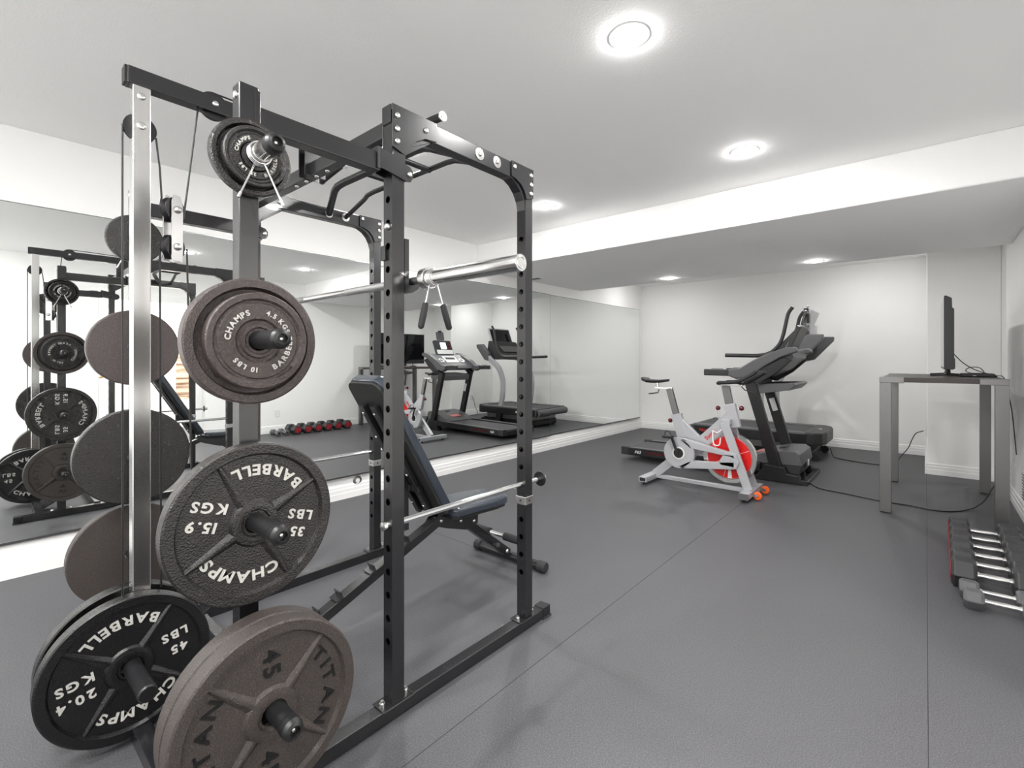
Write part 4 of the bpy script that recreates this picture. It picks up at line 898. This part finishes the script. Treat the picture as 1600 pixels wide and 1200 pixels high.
cord('looped_cable', [(.36, 5.46, 1.14), (.33, 5.46, 1.175), (.275, 5.46, 1.175), (.25, 5.46, 1.15), (.28, 5.46, 1.13), (.36, 5.46, 1.130)], .003, 'rackdark', 'small loop of black cable', sb_)
cord('white_cord', [(.565, 5.95, 1.0), (.568, 5.80, .85), (.570, 5.70, .70), (.570, 5.78, .55), (.571, 5.9, .33)], .004, 'white', 'thin white cord hanging down the right wall behind the table')
cord('power_cord', [(-.94, 5.66, .10), (-.91, 5.58, .03), (-.86, 5.54, .006), (-.76, 5.40, .006), (-.565, 5.35, .006), (-.43, 5.31, .006), (-.27, 5.27, .006), (-.115, 5.27, .006), (.09, 5.24, .006), (.25, 5.40, .008), (.36, 5.60, .05), (.45, 5.80, .18), (.53, 6.0, .27), (.570, 6.30, .31)], .005, 'rackdark', 'black power cord running under the table', t1, n=8)
pc = cord('power_cord', [(-.93, 7.35, .10), (-.90, 7.33, .01), (-.82, 7.20, .006), (-.60, 7.10, .006), (-.38, 7.08, .006), (-.27, 7.12, .006), (-.24, 7.45, .05), (-.16, 7.46, .18), (-.13, 7.46, .27), (-.09, 7.47, .36), (-.02, 7.50, .395)], .005, 'rackdark', 'black power cord curving up to the column outlet', t2, n=8)

# ================================================================ DUMBBELLS
def dumbbell(R, hl, head, x0, chrome_r, big_):
    t = thing('dumbbell', '', 'dumbbell', (0, 0, 0), 'dumbbells lined up on the floor by the right wall')
    def hexa(xa, xb, r, ch):
        ap = r/math.cos(PI/6)
        ring = lambda x, k: [(x, k*ap*math.cos(PI/6+i*PI/3+PI/6), r+k*ap*math.sin(PI/6+i*PI/3+PI/6)) for i in range(6)]
        mb = MB(); a, b, c, d = ring(xa, .80), ring(xa+ch, 1), ring(xb-ch, 1), ring(xb, .80)
        vs = a+b+c+d; fs = [tuple(range(5, -1, -1)), tuple(range(18, 24))]
        for q in range(3):
            for i in range(6): j = (i+1) % 6; fs.append((q*6+i, q*6+j, q*6+6+j, q*6+6+i))
        return mb.add(vs, fs)
    for s_ in (-1, 1):
        xa, xb = (s_*(hl/2), s_*(hl/2+head)) if s_ > 0 else (-(hl/2+head), -hl/2)
        h = obj('head', hexa(xa, xb, R, .014), M['graypl' if not big_ else 'dkgray'], t, local=True, bevel=.004)
        X = s_*(hl/2+head)
        if big_: obj('end_badge', MB().lathe([(R*.66, -.001), (R*.66, .002), (R*.60, .003), (0, .003)], (X, 0, R), (s_, 0, 0), 32), M['badge'], h, local=True, label='red round end badge')
        else: obj('end_badge', MB().lathe([(R*.40, -.001), (R*.40, .002), (0, .002)], (X, 0, R), (s_, 0, 0), 24), M['rackdark'], h, local=True)
        obj('collar', MB().cyl((s_*(hl/2-.010), 0, R), (s_*(hl/2+.002), 0, R), chrome_r*1.15, 20), M['chrome'], t, local=True)
    pr_ = [(chrome_r*.8, -hl/2), (chrome_r*1.0, -hl/4), (chrome_r*1.08, 0), (chrome_r*1.0, hl/4), (chrome_r*.8, hl/2)]
    obj('handle', MB().lathe(pr_, (0, 0, R), (1, 0, 0), 24, smooth=True), M['chromeb'], t, local=True)
    return t
def copytree(o, parent=None):
    c = o.copy(); C.objects.link(c)
    if parent: c.parent = parent
    for ch in list(o.children): copytree(ch, c)
    return c
dA = dumbbell(.074, .135, .105, 0, .0165, True)
dB = dumbbell(.044, .130, .078, 0, .0130, False)
ordn = ['farthest one, next to the table leg', 'second from the table', 'third from the table', 'fourth from the table', 'fifth from the table', 'last of the large ones, beside the small pair']
for i, y in enumerate((4.52, 4.335, 4.150, 3.970, 3.790, 3.610)):
    d = dA if i == 0 else copytree(dA)
    d.location = (.292-.003*i, y, 0); d['label'] = 'large hex dumbbell with red ends, '+ordn[i]
for i, (y, x) in enumerate(((3.450, .275), (3.325, .285))):
    d = dB if i == 0 else copytree(dB)
    d.location = (x, y, 0); d['label'] = ['small grey hex dumbbell between the large ones and the nearest one', 'small grey hex dumbbell at the near end of the row'][i]
